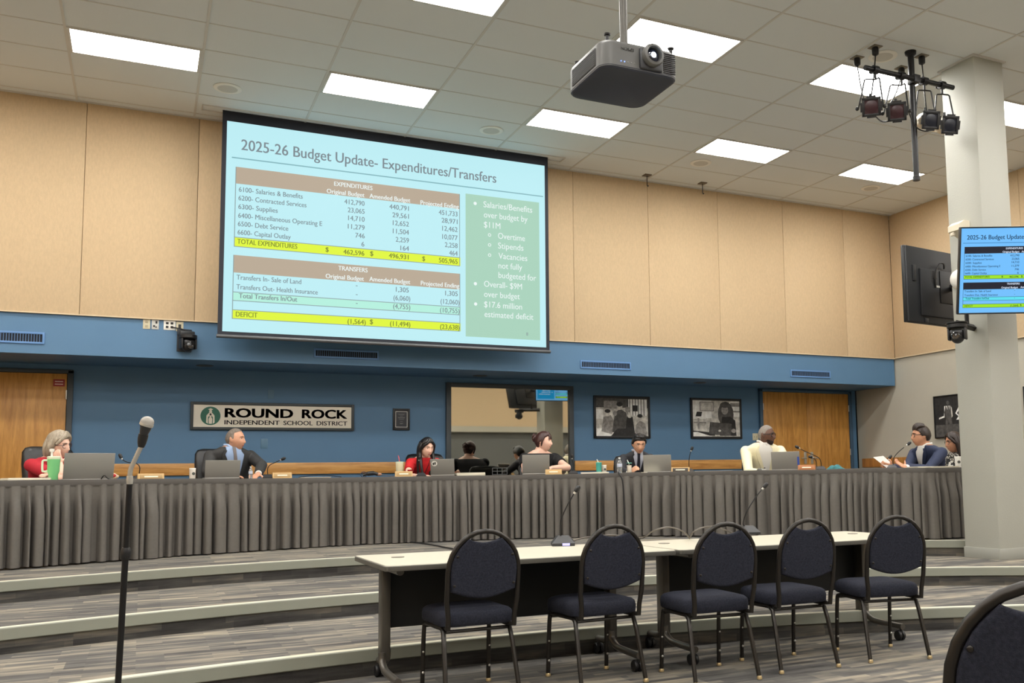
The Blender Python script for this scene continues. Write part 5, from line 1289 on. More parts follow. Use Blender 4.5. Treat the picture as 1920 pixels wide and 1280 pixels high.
# ------------------------------------------------------------------ office chairs on the dais
M_leather = mat('black leather', (26, 26, 27), 0.35, var=0.1, scale=30, bump=0.15, bscale=60)
OC = [None]
def office_chair(px, off, psi, lab, sz=1.0, under=False):
    rz = R_(psi); p, a = on_dais(px, off if under else off+0.25)
    if under: p = p - Vector((0.25*math.sin(rz), -0.25*math.cos(rz), 0))
    loc = (p.x+0.25*math.sin(rz), p.y-0.25*math.cos(rz), T3)
    if OC[0]:
        r = dup(OC[0], loc, rz, lab); r.scale = (1, 1, sz); return r
    t = thing('office_chair', loc, lab, 'chair', 'black leather dais chairs', rz=rz); OC[0] = t
    mb = MB(); rings = []
    for z, w_, d, y in ((0.50, .19, .03, .20), (0.56, .24, .055, .215), (0.75, .255, .06, .235), (0.95, .26, .06, .265), (1.07, .25, .055, .285), (1.115, .22, .04, .295), (1.13, .16, .02, .30)):
        rings.append([(w_*math.copysign(abs(math.cos(2*PI*k/24))**.55, math.cos(2*PI*k/24)), y+d*math.copysign(abs(math.sin(2*PI*k/24))**.7, math.sin(2*PI*k/24)), z) for k in range(24)])
    mb.loft(rings); obj('backrest', mb, M_leather, t)
    mb = MB(); mb.loft([[(a*s, b*s-0.02, z) for a, b in rrect(0.50, 0.48, 0.1)] for z, s in ((0.40, .93), (0.42, 1), (0.47, 1.0), (0.50, .93), (0.505, .7))]); obj('seat', mb, M_leather, t)
    for s in (-1, 1):
        mb = MB(); mb.tube(smooth_path([(s*0.27, 0.12, 0.42), (s*0.30, 0.12, 0.55), (s*0.30, 0.08, 0.63), (s*0.295, -0.14, 0.64)]), 0.02, n=10); mb.box((s*0.295, -0.02, 0.65), (0.06, 0.26, 0.03), bev=0.012); obj('armrest', mb, M_black, t)
    mb = MB(); mb.cyl((0, 0, 0.10), (0, 0, 0.42), 0.03, n=14); obj('gas_column', mb, M_blackm, t)
    mb = MB()
    for k in range(5):
        a = 2*PI*k/5; mb.tube([(0, 0, 0.11), (0.28*math.cos(a), 0.28*math.sin(a), 0.07)], [0.03, 0.018], n=8); mb.ball((0.285*math.cos(a), 0.285*math.sin(a), 0.032), 0.031, n=10, m=8)
    obj('star_base', mb, M_black, t)
    return t
office_chair(92, 1.02, 30, 'black leather chair behind the gray haired woman at the far left')
office_chair(408, 1.10, 16, 'black leather chair behind the man in the charcoal suit')
office_chair(797, 1.10, -4, 'black leather chair behind the woman in red with long black hair', 0.95)
office_chair(1024, 1.08, 10, 'black leather chair behind the woman with the bun', 0.82, True)
office_chair(1192, 1.02, -18, 'black leather chair behind the man with the dark tie', 0.90, True)
office_chair(1436, 1.14, -22, 'black leather chair behind the man in the white jacket', 0.86, True)
office_chair(1738, 1.02, -84, 'black leather chair behind the man in the navy suit', 0.64, True)
office_chair(1800, 1.45, -70, 'black leather chair behind the woman half hidden by the column', 0.85, True)

# ------------------------------------------------------------------ people
def head_pt(d):
    x, y, z = d
    px, pz = x*0.076, z*0.118
    py = y*(0.095 if y < 0 else 0.100)
    if z < 0:
        t = -z
        px *= 1-0.30*t**1.6
        if y > 0: py *= 1-0.42*t
        else: py = py*(1+0.02*t) - 0.012*t*max(0, -y)**0.3*sstep(0, .4, -y)
    else:
        px *= 1+0.03*z
    fr = sstep(0.05, 0.55, -y)
    def g(cx, cz, sx, sz): return math.exp(-((px-cx)/sx)**2-((pz-cz)/sz)**2)
    dy = 0.0
    dy -= 0.017*g(0, -0.020, 0.010, 0.020) + 0.012*g(0, -0.029, 0.014, 0.009) + 0.009*g(0, 0.004, 0.010, 0.020)
    dy -= 0.005*g(0, 0.033, 0.045, 0.010)
    dy += 0.011*(g(0.031, 0.012, 0.016, 0.011)+g(-0.031, 0.012, 0.016, 0.011))
    dy -= 0.007*g(0, -0.060, 0.022, 0.014) ; dy += 0.005*g(0, -0.0615, 0.020, 0.003)
    dy -= 0.010*g(0, -0.098, 0.022, 0.016)
    dy -= 0.004*(g(0.042, -0.028, 0.020, 0.020)+g(-0.042, -0.028, 0.020, 0.020))
    return Vector((px, py+fr*dy, pz))
def head_sphere(mb, fn, n=44, m=34):
    rings = []
    for i in range(m+1):
        ph = -PI/2+PI*i/m; cp = max(math.cos(ph), 0.012)
        rings.append([fn(Vector((cp*math.sin(2*PI*k/n), -cp*math.cos(2*PI*k/n), math.sin(ph)))) for k in range(n)])
    mb.loft(rings)
def remesh(mb, voxel, smooth=2):
    o = bpy.data.objects.new('blank', mesh_of('blank', mb, [])); COL.objects.link(o)
    m = o.modifiers.new('r', 'REMESH'); m.mode = 'VOXEL'; m.voxel_size = voxel; m.use_smooth_shade = True
    if smooth:
        s = o.modifiers.new('s', 'SMOOTH'); s.factor = 0.5; s.iterations = smooth
    dg = bpy.context.evaluated_depsgraph_get(); me = bpy.data.meshes.new_from_object(o.evaluated_get(dg))
    old = o.data; bpy.data.objects.remove(o); bpy.data.meshes.remove(old)
    return me
def mesh_part(name, me, m, parent, label=None):
    me.name = name; me.materials.clear(); me.materials.append(m)
    me.polygons.foreach_set('use_smooth', [True]*len(me.polygons)); me.polygons.foreach_set('material_index', [0]*len(me.polygons))
    o = bpy.data.objects.new(name, me); COL.objects.link(o); o.parent = parent
    if label: o['label'] = label
    return o
def hand(mb, w, tip_dir, pn, side, curl=0.5, s=1.0, spread=0.12):
    """palm with four unequal curled fingers and a thumb from the side of the palm"""
    d = tip_dir.normalized(); n = (pn - d*pn.dot(d)).normalized(); x = d.cross(n)*side
    rot = Matrix((x, d, n)).transposed()
    mb.ball(w+d*0.045*s, (0.042*s, 0.056*s, 0.016*s), n=16, m=10, rot=rot @ Matrix.Rotation(PI/2, 3, 'X') @ Matrix.Rotation(-PI/2, 3, 'X'))
    for k, (o, L) in enumerate(((-0.030, 0.062), (-0.010, 0.074), (0.011, 0.078), (0.031, 0.068))):
        b = w+d*0.085*s+x*o*s; f = (d+x*o*spread*8).normalized(); c = curl*(1.1-0.08*k)
        p1 = b+f*L*0.42*s; f2 = (f*math.cos(c)+n*math.sin(c)).normalized(); p2 = p1+f2*L*0.33*s; f3 = (f*math.cos(c*2)+n*math.sin(c*2)).normalized(); p3 = p2+f3*L*0.27*s
        mb.tube(smooth_path([b-f*0.02*s, b, p1, p2, p3], 3), [0.0092*s]*12+[0.0065*s], n=8)
    b = w+d*0.028*s+x*0.034*s; f = (d*0.6+x*0.75+n*0.35).normalized()
    mb.tube(smooth_path([b-x*0.015*s, b+f*0.022*s, b+f*0.045*s+n*0.006*s, b+f*0.06*s+d*0.008*s+n*0.012*s], 3), [0.0125*s]*6+[0.0095*s]*4, n=8)
RING = [(0.0, .165, .125), (.2, .165, .12), (.45, .155, .115), (.66, .172, .12), (.80, .192, .112), (.885, .178, .095), (.945, .115, .075), (1.0, .062, .060)]
def lerp_ring(t):
    for (a, w0, d0), (b, w1, d1) in zip(RING, RING[1:]):
        if t <= b: f = (t-a)/(b-a); return w0+(w1-w0)*f, d0+(d1-d0)*f
    return RING[-1][1:]
def pt(px, py, off):
    p, _ = on_dais(px, off, py); return at_xy(px, py, (p.x, p.y))
PEOPLE = []
def person(label, seat, psi, head, hpsi, pitch=0, roll=0, skin=None, bulk=1.0, hs=1.06, arms=(), top=None, sleeve='long', neck_t=0.955, hair=None, brow=(40, 34, 30),
           suit=None, glasses=None, lips=(168, 98, 88), beard=None, extra=None, shrug=0.025):
    sp, _ = on_dais(seat[0], seat[1]); M = Matrix.Translation((sp.x, sp.y, T3)) @ Matrix.Rotation(R_(psi), 4, 'Z'); Mi = M.inverted()
    t = thing('person', (sp.x, sp.y, T3), label, 'person', rz=R_(psi))
    h = Mi @ pt(*head)
    HM = Matrix.Translation(h) @ Matrix.Rotation(R_(hpsi-psi), 4, 'Z') @ Matrix.Rotation(R_(pitch), 4, 'X') @ Matrix.Rotation(R_(roll), 4, 'Y') @ Matrix.Scale(hs, 4)
    nb = HM @ Vector((0, 0.040, -0.090)); nb = Vector((nb.x, nb.y+0.012, nb.z-0.034+shrug))
    pc = Vector((0, 0.05, 0.50))
    def ctr(u): return pc.lerp(nb, u)+Vector((0, 0.025*math.sin(PI*u), 0))
    def torso(mb, grow, t0, t1, n=36):
        us = [t0+(t1-t0)*i/26 for i in range(27)]; rings = []
        for u in us:
            w_, d = lerp_ring(u); w_ = w_*bulk+grow; d = d*(0.4+0.6*bulk*1.05)+grow; c = ctr(u)
            rings.append([c+Vector((w_*math.copysign(abs(math.cos(2*PI*k/n))**.85, math.cos(2*PI*k/n)), d*math.sin(2*PI*k/n), 0)) for k in range(n)])
        mb.loft(rings)
    def front(x, z, grow):
        u = (z-pc.z)/(nb.z-pc.z); u = max(0, min(1, u)); w_, d = lerp_ring(u); w_ = w_*bulk+grow; d = d*(0.4+0.6*bulk*1.05)+grow; c = ctr(u)
        q = max(0, 1-((x-c.x)/w_)**2); return c.y-d*math.sqrt(q)
    sk = MB(); torso(sk, 0.0, 0.0, 1.0)
    hn = HM @ Vector((0, 0.018, -0.075))
    sk.tube([nb+Vector((0, 0, -0.03)), nb.lerp(hn, .4), hn], [0.062*(.5+.5*bulk), 0.056*(.5+.5*bulk), 0.055], n=18)
    sk.M = HM; head_sphere(sk, head_pt)
    for s in (-1, 1): sk.ball((s*0.076, 0.012, -0.002), (0.009, 0.019, 0.032), n=12, m=8, rot=Matrix.Rotation(R_(-14), 3, 'X'))
    sk.M = Matrix.Identity(4)
    cl = MB(); torso(cl, 0.014, 0.0, 0.985 if suit else neck_t)
    cuffs = []
    for side, elbow, wrist, tip, pn, curl in arms:
        sh = ctr(.835)+Vector((side*0.178*bulk, 0.005, -0.012))
        E = Mi @ elbow; Wr = Mi @ wrist; T_ = Mi @ tip; N = (Mi.to_3x3() @ Vector(pn))
        rs = [0.056, 0.05, 0.044, 0.040, 0.041, 0.036, 0.027]; path = [sh, sh.lerp(E, .33), sh.lerp(E, .7), E, E.lerp(Wr, .25), E.lerp(Wr, .6), Wr]
        k = .55+.45*bulk
        sk.tube(path, [r*k*0.93 for r in rs[:-1]]+[rs[-1]], n=14); sk.ball(E, 0.040*k, n=12, m=8)
        hand(sk, Wr-(T_-Wr).normalized()*0.012, T_-Wr, N, side, curl)
        if sleeve == 'long':
            W2 = E.lerp(Wr, 0.9); cp = [sh+Vector((-side*0.03, 0, 0.012)), sh, sh.lerp(E, .33), sh.lerp(E, .7), E, E.lerp(Wr, .3), E.lerp(Wr, .6), W2]
            cl.tube(cp, [0.058*k, 0.066*k, 0.062*k, 0.056*k, 0.055*k, 0.053*k, 0.048*k, 0.043*k], n=16); cl.ball(E, 0.053*k, n=12, m=8); cuffs.append((W2, E.lerp(Wr, .99)))
        else:
            Q = sh.lerp(E, .55); cl.tube([sh+Vector((-side*0.03, 0, 0.012)), sh, sh.lerp(E, .25), Q], [0.058*k, 0.068*k, 0.066*k, 0.062*k], n=16)
        cl.ball(sh, 0.066*k, n=14, m=10)
    mesh_part('body', remesh(sk, 0.0062, 2), skin, t)
    mesh_part('jacket' if suit else 'top', remesh(cl, 0.009, 4), top, t)
    for a, b in cuffs:
        if suit and suit.get('cuff'):
            mb = MB(); mb.tube([a, b], [0.036, 0.035], n=16); obj('shirt_cuff', mb, suit['cuff'], t)
    # trousers and shoes, out of sight behind the skirt
    mb = MB()
    for s in (-1, 1): mb.tube(smooth_path([(s*0.08, 0.06, 0.50), (s*0.10, -0.18, 0.52), (s*0.11, -0.38, 0.50), (s*0.11, -0.41, 0.44), (s*0.11, -0.39, 0.09)], 4), [0.095]*5+[0.08]*4+[0.065]*4+[0.05]*4, n=14)
    mb.ball((0, 0.05, 0.50), (0.17, 0.14, 0.09)); obj('trousers', mb, mat('dark trousers', (34, 34, 38), 0.8), t)
    for s in (-1, 1):
        mb = MB(); mb.loft([[(s*0.11+a*q, -0.44+b*q, z) for a, b in rrect(0.09, 0.26, 0.042)] for z, q in ((0.0, 1), (0.03, 1), (0.055, .8), (0.085, .42))]); obj('shoe', mb, M_black, t)
    # face
    ys = lambda x, z: min((head_pt(Vector((a, -math.sqrt(max(0, 1-a*a-b*b)), b))) for a in [x/0.076] for b in [z/0.118]), key=lambda p: p.y).y
    ey = ys(0.031, 0.012)
    for s in (-1, 1):
        mb = MB(); mb.M = HM; mb.ball((s*0.031, ey+0.0045, 0.011), (0.0130, 0.0095, 0.0080), n=14, m=10, mi=0); mb.ball((s*0.031, ey-0.0030, 0.0112), (0.0058, 0.003, 0.0062), n=12, m=8, mi=1)
        obj('eye', mb, [mat('eye white', (222, 214, 204), 0.3), mat('iris dark', (40, 28, 22), 0.2)], t)
        mb = MB(); mb.M = HM; mb.tube([(s*0.014, ys(0.014, 0.033)-0.002, 0.0325), (s*0.03, ys(0.03, 0.034)-0.003, 0.034), (s*0.047, ys(0.046, 0.030)-0.001, 0.029)], [0.0026, 0.0032, 0.0018], n=8); obj('eyebrow', mb, mat('brow %d %d %d' % brow, brow, 0.9), t)
    mb = MB(); mb.M = HM; yl = ys(0, -0.06)
    mb.tube([(-0.021, ys(0.021, -0.061)+0.001, -0.0605), (-0.009, yl-0.0005, -0.0580), (0, yl-0.0005, -0.0588), (0.009, yl-0.0005, -0.0580), (0.021, ys(0.021, -0.061)+0.001, -0.0605)], [0.0012, 0.0032, 0.0030, 0.0032, 0.0012], n=8)
    mb.tube([(-0.019, ys(0.019, -0.065)+0.001, -0.0645), (0, yl+0.0005, -0.067), (0.019, ys(0.019, -0.065)+0.001, -0.0645)], [0.0012, 0.0036, 0.0012], n=8); obj('lips', mb, mat('lips %d %d %d' % lips, lips, 0.5), t)
    if hair: hair(t, HM, nb)
    if glasses:
        m_, rx_, rz_, th = glasses
        mb = MB(); mb.M = HM; y0 = ey-0.016
        for s in (-1, 1):
            mb.tube([(s*0.032+rx_*math.copysign(abs(math.cos(2*PI*k/20))**.7, math.cos(2*PI*k/20)), y0+0.004*abs(math.cos(2*PI*k/20)), 0.008+rz_*math.copysign(abs(math.sin(2*PI*k/20))**.7, math.sin(2*PI*k/20))) for k in range(20)], th, n=8, wrap=True)
            mb.tube([(s*(0.032+rx_), y0+0.004, 0.014), (s*0.076, y0+0.03, 0.014), (s*0.080, 0.005, 0.012), (s*0.079, 0.02, 0.002)], th, n=8)
        mb.tube([(-0.032+rx_, y0, 0.012), (0, y0-0.004, 0.015), (0.032-rx_, y0, 0.012)], th, n=8); obj('glasses', mb, m_, t)
    if beard:
        def bf(d):
            p = head_pt(d); k = sstep(-0.40, -0.62, d.z)*sstep(0.25, 0.6, -d.y)
            return p+Vector((d.x*0.004, -0.006*k+0.006*(1-k)*(1 if d.y < 0 else -1), -0.004*k))*1.0 if k > 0.02 else p*0.96
        mb = MB(); mb.M = HM; head_sphere(mb, bf, 36, 28); obj('beard', mb, beard, t)
    if suit:
        def patch(name, zs, xl, xr, off, m_, nn=6, thick=0.022):
            mb = MB(); fr_, bk_ = [], []
            for z, a, b in zip(zs, xl, xr):
                cx = ctr((z-pc.z)/(nb.z-pc.z)).x
                fr_.append([(cx+a+(b-a)*k/nn, front(cx+a+(b-a)*k/nn, z, 0.014)-off, z) for k in range(nn+1)])
            n = len(zs); vs = [p for r in fr_ for p in r]+[(p[0], p[1]+thick, p[2]) for r in fr_ for p in r]; o = n*(nn+1); fs = []
            for i in range(n-1):
                for k in range(nn):
                    a = i*(nn+1)+k; fs.append((a, a+1, a+nn+2, a+nn+1)); fs.append((o+a, o+a+nn+1, o+a+nn+2, o+a+1))
            for i in range(n-1):
                for k in (0, nn): a = i*(nn+1)+k; fs.append((a, a+nn+1, o+a+nn+1, o+a))
            for k in range(nn): fs.append((k, o+k, o+k+1, k+1)); b = (n-1)*(nn+1)+k; fs.append((b, b+1, o+b+1, o+b))
            mb.add(vs, fs); obj(name, mb, m_, t, angle=60)
        zt = nb.z-0.012; zl = nb.z-suit.get('deep', 0.36); N = 10
        zs = [zl+(zt-zl)*k/N for k in range(N+1)]; ww = suit.get('wide', 0.075)
        half = [0.010+ww*min(1, (k/N)*1.25)*(1 if k < N-1 else 0.72) for k in range(N+1)]
        patch('shirt', zs, [-a for a in half], half, 0.013, suit['shirt'])
        for s in (-1, 1):
            lw = 0.042
            a0 = [s*(a-0.004) for a in half]; a1 = [s*(a+lw*min(1, .35+1.3*k/N)*(1 if k < N-2 else .6)) for k, a in enumerate(half)]
            patch('lapel', zs[:-1], a0[:-1] if s > 0 else a1[:-1], a1[:-1] if s > 0 else a0[:-1], 0.019, suit['lapel'], nn=3, thick=0.026)
            cz = nb.z; mb = MB(); c0 = ctr(.97)
            mb.tube([(c0.x+s*0.066, c0.y+0.02, cz+0.012), (c0.x+s*0.052, front(c0.x+s*0.05, cz-0.03, 0.0)+0.012, cz+0.005), (c0.x+s*0.012, front(c0.x+s*0.012, cz-0.03, 0.014)-0.008, cz-0.028), (c0.x+s*0.034, front(c0.x+s*0.034, cz-0.06, 0.014)-0.006, cz-0.062)], [0.012, 0.014, 0.013, 0.006], n=8)
            obj('shirt_collar', mb, suit['shirt'], t)
        if suit.get('tie'):
            tw = [0.026 - 0.012*k/N for k in range(N+1)]; tw[-1] = 0.016; tw[-2] = 0.018
            patch('tie', zs, [-a for a in tw], tw, 0.020, suit['tie'], nn=3)
    if extra: extra(t, HM, nb, front, ctr)
    return t
# hair makers
def cap_hair(m_, thick=0.014, front=0.55, side=-0.12, backz=-0.62, vol=lambda d: 1.0, more=None, name='hair', hl2=-0.45):
    def f(t, HM, nb):
        def hl(y):
            ks = [(-1, front), (-0.75, front-0.02), (hl2, front-0.18), (-0.12, side), (0.2, side-0.05 if side > backz else side), (0.55, backz), (1, backz)]
            for (a, b), (c, d) in zip(ks, ks[1:]):
                if y <= c: return b+(d-b)*sstep(a, c, y)
            return backz
        def fn(d):
            p = head_pt(d); k = sstep(hl(d.y)-0.05, hl(d.y)+0.07, d.z)
            wob = 1+0.18*noise.noise(Vector((d.x*7, d.y*7, d.z*3)))
            o = thick*vol(d)*k*wob-0.010*(1-k); n_ = Vector((d.x, d.y, d.z))
            return p+n_*o
        mb = MB(); mb.M = HM; head_sphere(mb, fn, 52, 40)
        if more: more(mb, HM, nb)
        obj(name, mb, m_, t, angle=60)
    return f
def HS(x, y, z, o):
    d = Vector((x, y, z)).normalized(); return head_pt(d)+d*o
def strands(mb, paths, r0, r1, n=10, flat=1.0):
    for P in paths:
        Q = smooth_path(P, 4); L = len(Q); mb.tube(Q, [r0*(1-(k/(L-1))**2)+r1*(k/(L-1))**2 for k in range(L)], n=n, flat=flat)

S_fair = mat('fair skin', (222, 170, 146), 0.5, var=0.06, scale=30); S_tan = mat('tan skin', (206, 152, 122), 0.5, var=0.06, scale=30); S_pale = mat('pale skin', (232, 188, 166), 0.5, var=0.05, scale=30)
S_warm = mat('warm skin', (212, 160, 128), 0.5, var=0.05, scale=30); S_dark = mat('dark brown skin', (98, 66, 50), 0.45, var=0.08, scale=30); S_olive = mat('olive skin', (196, 142, 110), 0.5, var=0.05, scale=30)
H_grey = mat('grey blonde hair', (158, 146, 128), 0.55, var=0.35, scale=22, stretch=(3, 3, .7)); H_short = mat('thin grey hair', (118, 108, 98), 0.7, var=0.25, scale=60)
H_black = mat('black hair', (24, 22, 22), 0.35, var=0.3, scale=30, stretch=(3, 3, .6)); H_brown = mat('dark brown hair', (44, 32, 26), 0.45, var=0.3, scale=30, stretch=(3, 3, .6)); H_red = mat('dark auburn hair', (62, 36, 32), 0.4, var=0.3, scale=30, stretch=(3, 3, .6))
H_white = mat('cropped white hair', (136, 128, 120), 0.8, var=0.2, scale=90)
C_red = mat('red knit', (176, 28, 44), 0.8, var=0.08, scale=20); C_red2 = mat('red blouse', (204, 30, 36), 0.75, var=0.08, scale=20); C_black = mat('black knit', (22, 22, 24), 0.85)
C_char = mat('charcoal suit', (50, 50, 50), 0.75, var=0.06, scale=60); C_dark = mat('dark suit', (44, 45, 50), 0.75, var=0.06, scale=60); C_cream = mat('cream suit', (238, 230, 196), 0.75, var=0.03, scale=30); C_navy = mat('navy suit', (38, 48, 76), 0.75, var=0.08, scale=60)
C_lblue = mat('light blue shirt', (162, 186, 222), 0.7); C_wht = mat('white shirt', (232, 230, 224), 0.7); C_gtie = mat('grey tie', (128, 120, 118), 0.5); C_ntie = mat('dark tie', (28, 30, 42), 0.5)
G_blk = mat('black glasses', (20, 20, 22), 0.3); G_brn = mat('brown glasses', (66, 34, 34), 0.3); G_mtl = mat('thin metal glasses', (120, 118, 116), 0.3, metal=0.7)

def bob(mb, HM, nb):
    strands(mb, [[(s*0.062, 0.0, 0.06), (s*0.088, 0.012, 0.0), (s*0.092, 0.02, -0.055), (s*0.078, 0.03, -0.10)] for s in (-1, 1)] + [[(s*0.05, 0.06, 0.05), (s*0.075, 0.07, -0.02), (s*0.07, 0.07, -0.10)] for s in (-1, 1)] + [[(0, 0.09, 0.04), (0, 0.112, -0.03), (0, 0.095, -0.11)]], 0.03, 0.018)
    strands(mb, [[HS(.2, -.4, .9, .018), HS(-.25, -.6, .75, .014), HS(-.62, -.6, .5, .012), HS(-.9, -.35, .15, .012)], [HS(.2, -.4, .9, .018), HS(.45, -.6, .66, .014), HS(.75, -.5, .4, .012), HS(.95, -.2, .0, .012)]], 0.02, 0.012)
person('person in a red top with short gray hair resting chin on hand beside green tumbler', (92, 0.98), 28, (110, 834, 0.62), 56, pitch=10, roll=-8, skin=S_pale, bulk=1.0, hair=cap_hair(H_grey, 0.024, front=0.60, side=-0.2, backz=-0.75, more=bob), brow=(120, 104, 88),
       top=C_red, sleeve='short', glasses=(G_brn, 0.024, 0.018, 0.0026), arms=[(-1, pt(117, 899, 0.34), pt(113, 870, 0.50), pt(105, 846, 0.53), (0.5, 0.8, 0.1), 0.30), (1, pt(134, 897, 0.55), pt(100, 890, 0.40), pt(84, 890, 0.36), (0, 0.2, -1), 0.4)])
person('person in a charcoal suit with a gray tie turning right under the district sign', (440, 1.06), 14, (441, 824, 0.80), 62, pitch=2, skin=S_tan, bulk=1.25, shrug=0.06, hair=cap_hair(H_short, 0.005, front=0.78, side=0.02, backz=-0.55, hl2=-0.2), brow=(60, 48, 40), top=C_char,
       suit=dict(shirt=C_lblue, lapel=C_char, tie=C_gtie, cuff=C_wht, wide=0.10, deep=0.46), arms=[(-1, pt(388, 884, 0.74), pt(432, 893, 0.46), pt(446, 893, 0.42), (0, 0, -1), 0.5), (1, pt(491, 872, 0.66), pt(484, 889, 0.36), pt(476, 894, 0.28), (0, 0.2, -1), 0.5)])
def long_hair(w_=0.07, L=0.30, fwd=-0.055):
    def f(mb, HM, nb):
        I = HM.inverted()
        z = lambda k: I.to_3x3() @ Vector((0, 0, -k))
        for s in (-1, 1):
            for a, yy in ((0.078, 0.0), (0.074, 0.035), (0.05, 0.075)):
                b = Vector((s*a*0.8, yy, 0.055)); P = [b, Vector((s*a*1.12, yy-0.003, 0.0)), Vector((s*a*1.15, yy, -0.06))]; e = P[-1]
                P += [e+z(0.07)+Vector((0, fwd*0.4 if yy < .03 else 0, 0)), e+z(0.15)+Vector((s*0.004, fwd if yy < .03 else 0.01, 0)), e+z(L-0.06)+Vector((-s*0.005, fwd*1.35 if yy < .03 else 0.015, 0))]
                strands(mb, [P], 0.028, 0.012)
        b = Vector((0, 0.085, 0.05)); strands(mb, [[b, Vector((0, 0.112, -0.02)), Vector((0, 0.11, -0.08))+z(0.04), Vector((0, 0.10, -0.08))+z(0.16)]], 0.05, 0.03)
        strands(mb, [[HS(0, -.4, .95, .008), HS(s*.4, -.72, .68, .008), HS(s*.78, -.52, .32, .010), HS(s*.97, -.2, -.08, .012)] for s in (-1, 1)], 0.018, 0.016)
    return f
def lanyard(t, HM, nb, front, ctr):
    c = ctr(.9); z0 = nb.z-0.02
    mb = MB(); P = []
    for k in range(9): u = k/8; x = c.x-0.075+0.075*u; z = z0-0.24*u; P.append((x, front(x, z, 0.014)-0.005, z))
    for k in range(1, 9): u = k/8; x = c.x+0.075*u; z = z0-0.24+0.24*u; P.append((x, front(x, z, 0.014)-0.005, z))
    mb.tube(P, 0.0035, n=6); obj('lanyard', mb, mat('lanyard black', (30, 30, 32), 0.6), t)
person('person in a red blouse with long black hair looking down at a stickered laptop', (797, 1.02), -2, (800, 839, 0.72), 14, pitch=16, skin=S_pale, bulk=0.92, hs=1.02, hair=cap_hair(H_black, 0.016, front=0.66, side=-0.15, backz=-0.7, more=long_hair(L=0.36)), brow=(30, 26, 24),
       top=C_red2, sleeve='short', neck_t=0.93, lips=(176, 84, 84), extra=lanyard, arms=[(-1, pt(764, 892, 0.62), pt(786, 893, 0.36), pt(800, 891, 0.30), (0, 0, -1), 0.4), (1, pt(838, 896, 0.60), pt(818, 894, 0.34), pt(806, 893, 0.30), (0, 0, -1), 0.4)])
def bun(mb, HM, nb):
    mb.ball((0, 0.115, 0.05), (0.042, 0.036, 0.04), n=18, m=12)
    for k in range(6): a = 2*PI*k/6; strands(mb, [[(0.03*math.cos(a), 0.115, 0.05+0.03*math.sin(a)), (0.045*math.cos(a+.6), 0.125, 0.05+0.045*math.sin(a+.6)), (0.035*math.cos(a+1.3), 0.135, 0.05+0.035*math.sin(a+1.3))]], 0.013, 0.004)
    strands(mb, [[HS(.12*s, -.4, .9, .014), HS(.22*s, -.75, .66, .008), HS(.34*s, -.85, .42, .006), HS(.46*s, -.85, .22, .004)] for s in (-1.3, -.4, .5, 1.3)], 0.014, 0.004)
    strands(mb, [[(s*0.06, -0.02, 0.07), (s*0.083, -0.012, 0.02), (s*0.082, 0.0, -0.03), (s*0.078, 0.004, -0.06)] for s in (-1, 1)], 0.016, 0.004)
person('person in a black top with dark hair in a bun before the mirror window', (1024, 1.06), 10, (1019, 828, 0.80), 52, pitch=2, roll=3, skin=S_pale, bulk=1.28, hair=cap_hair(H_red, 0.016, front=0.62, side=-0.05, backz=-0.62, more=bun), brow=(52, 34, 30), top=C_black, sleeve='short', neck_t=0.92,
       arms=[(1, pt(1064, 876, 0.60), pt(1034, 877, 0.34), pt(1016, 880, 0.34), (0, 0.4, -1), 0.5), (-1, pt(984, 882, 0.60), pt(1016, 886, 0.42), pt(1034, 884, 0.44), (0, 0.4, -1), 0.5)])
def messy(mb, HM, nb):
    rnd = random.Random(4)
    for k in range(16):
        a = -1.2+2.4*k/15; strands(mb, [[HS(.5*math.sin(a), .1-.5*math.cos(a), .9, .008), HS(.62*math.sin(a), -.65*math.cos(a), .85, .022+rnd.uniform(-.004, .006)), HS(.72*math.sin(a+.15), -.8*math.cos(a), .72, .018)]], 0.014, 0.004)
person('person in a dark suit and tie with thin glasses looking down at a laptop', (1192, 1.0), -18, (1198, 832, 0.64), -14, pitch=20, skin=S_warm, bulk=1.0, hair=cap_hair(H_black, 0.016, front=0.56, side=-0.02, backz=-0.55, more=messy), brow=(28, 24, 22), top=C_dark, glasses=(G_mtl, 0.022, 0.016, 0.0016),
       suit=dict(shirt=mat('pale blue shirt', (196, 200, 214), 0.7), lapel=C_dark, tie=C_ntie, cuff=C_wht, wide=0.065, deep=0.34), arms=[(-1, pt(1166, 884, 0.50), pt(1180, 886, 0.24), pt(1194, 876, 0.20), (0.3, 0.5, -0.5), 0.7), (1, pt(1228, 888, 0.56), pt(1222, 888, 0.42), pt(1214, 888, 0.36), (0, 0, -1), 0.5)])
def badge(t, HM, nb, front, ctr):
    lanyard(t, HM, nb, front, ctr); c = ctr(.6)
    mb = MB(); x = c.x; z = nb.z-0.335; y = front(x, z, 0.014)-0.012
    mb.box((x-0.03, y, z), (0.06, 0.004, 0.085), bev=0.0015, mi=0); mb.box((x-0.025, y-0.003, z+0.01), (0.034, 0.002, 0.028), mi=1); obj('badge', mb, [M_white, M_black], t)
person('person in a white jacket and black glasses before the right wooden door', (1436, 1.12), -22, (1437, 816, 0.84), 30, pitch=4, skin=S_dark, bulk=1.25, shrug=0.05, hs=1.1, hair=cap_hair(H_white, 0.0022, front=0.70, side=0.10, backz=-0.5), brow=(50, 40, 36), lips=(106, 66, 60), beard=mat('dark goatee', (44, 32, 28), 0.9),
       top=C_cream, glasses=(G_blk, 0.026, 0.019, 0.0034), suit=dict(shirt=C_wht, lapel=C_cream, tie=None, cuff=None, wide=0.085, deep=0.46), extra=badge, arms=[(-1, pt(1404, 886, 0.60), pt(1424, 886, 0.34), pt(1436, 886, 0.28), (0, 0, -1), 0.5), (1, pt(1486, 886, 0.62), pt(1466, 888, 0.40), pt(1452, 888, 0.34), (0, 0, -1), 0.5)])
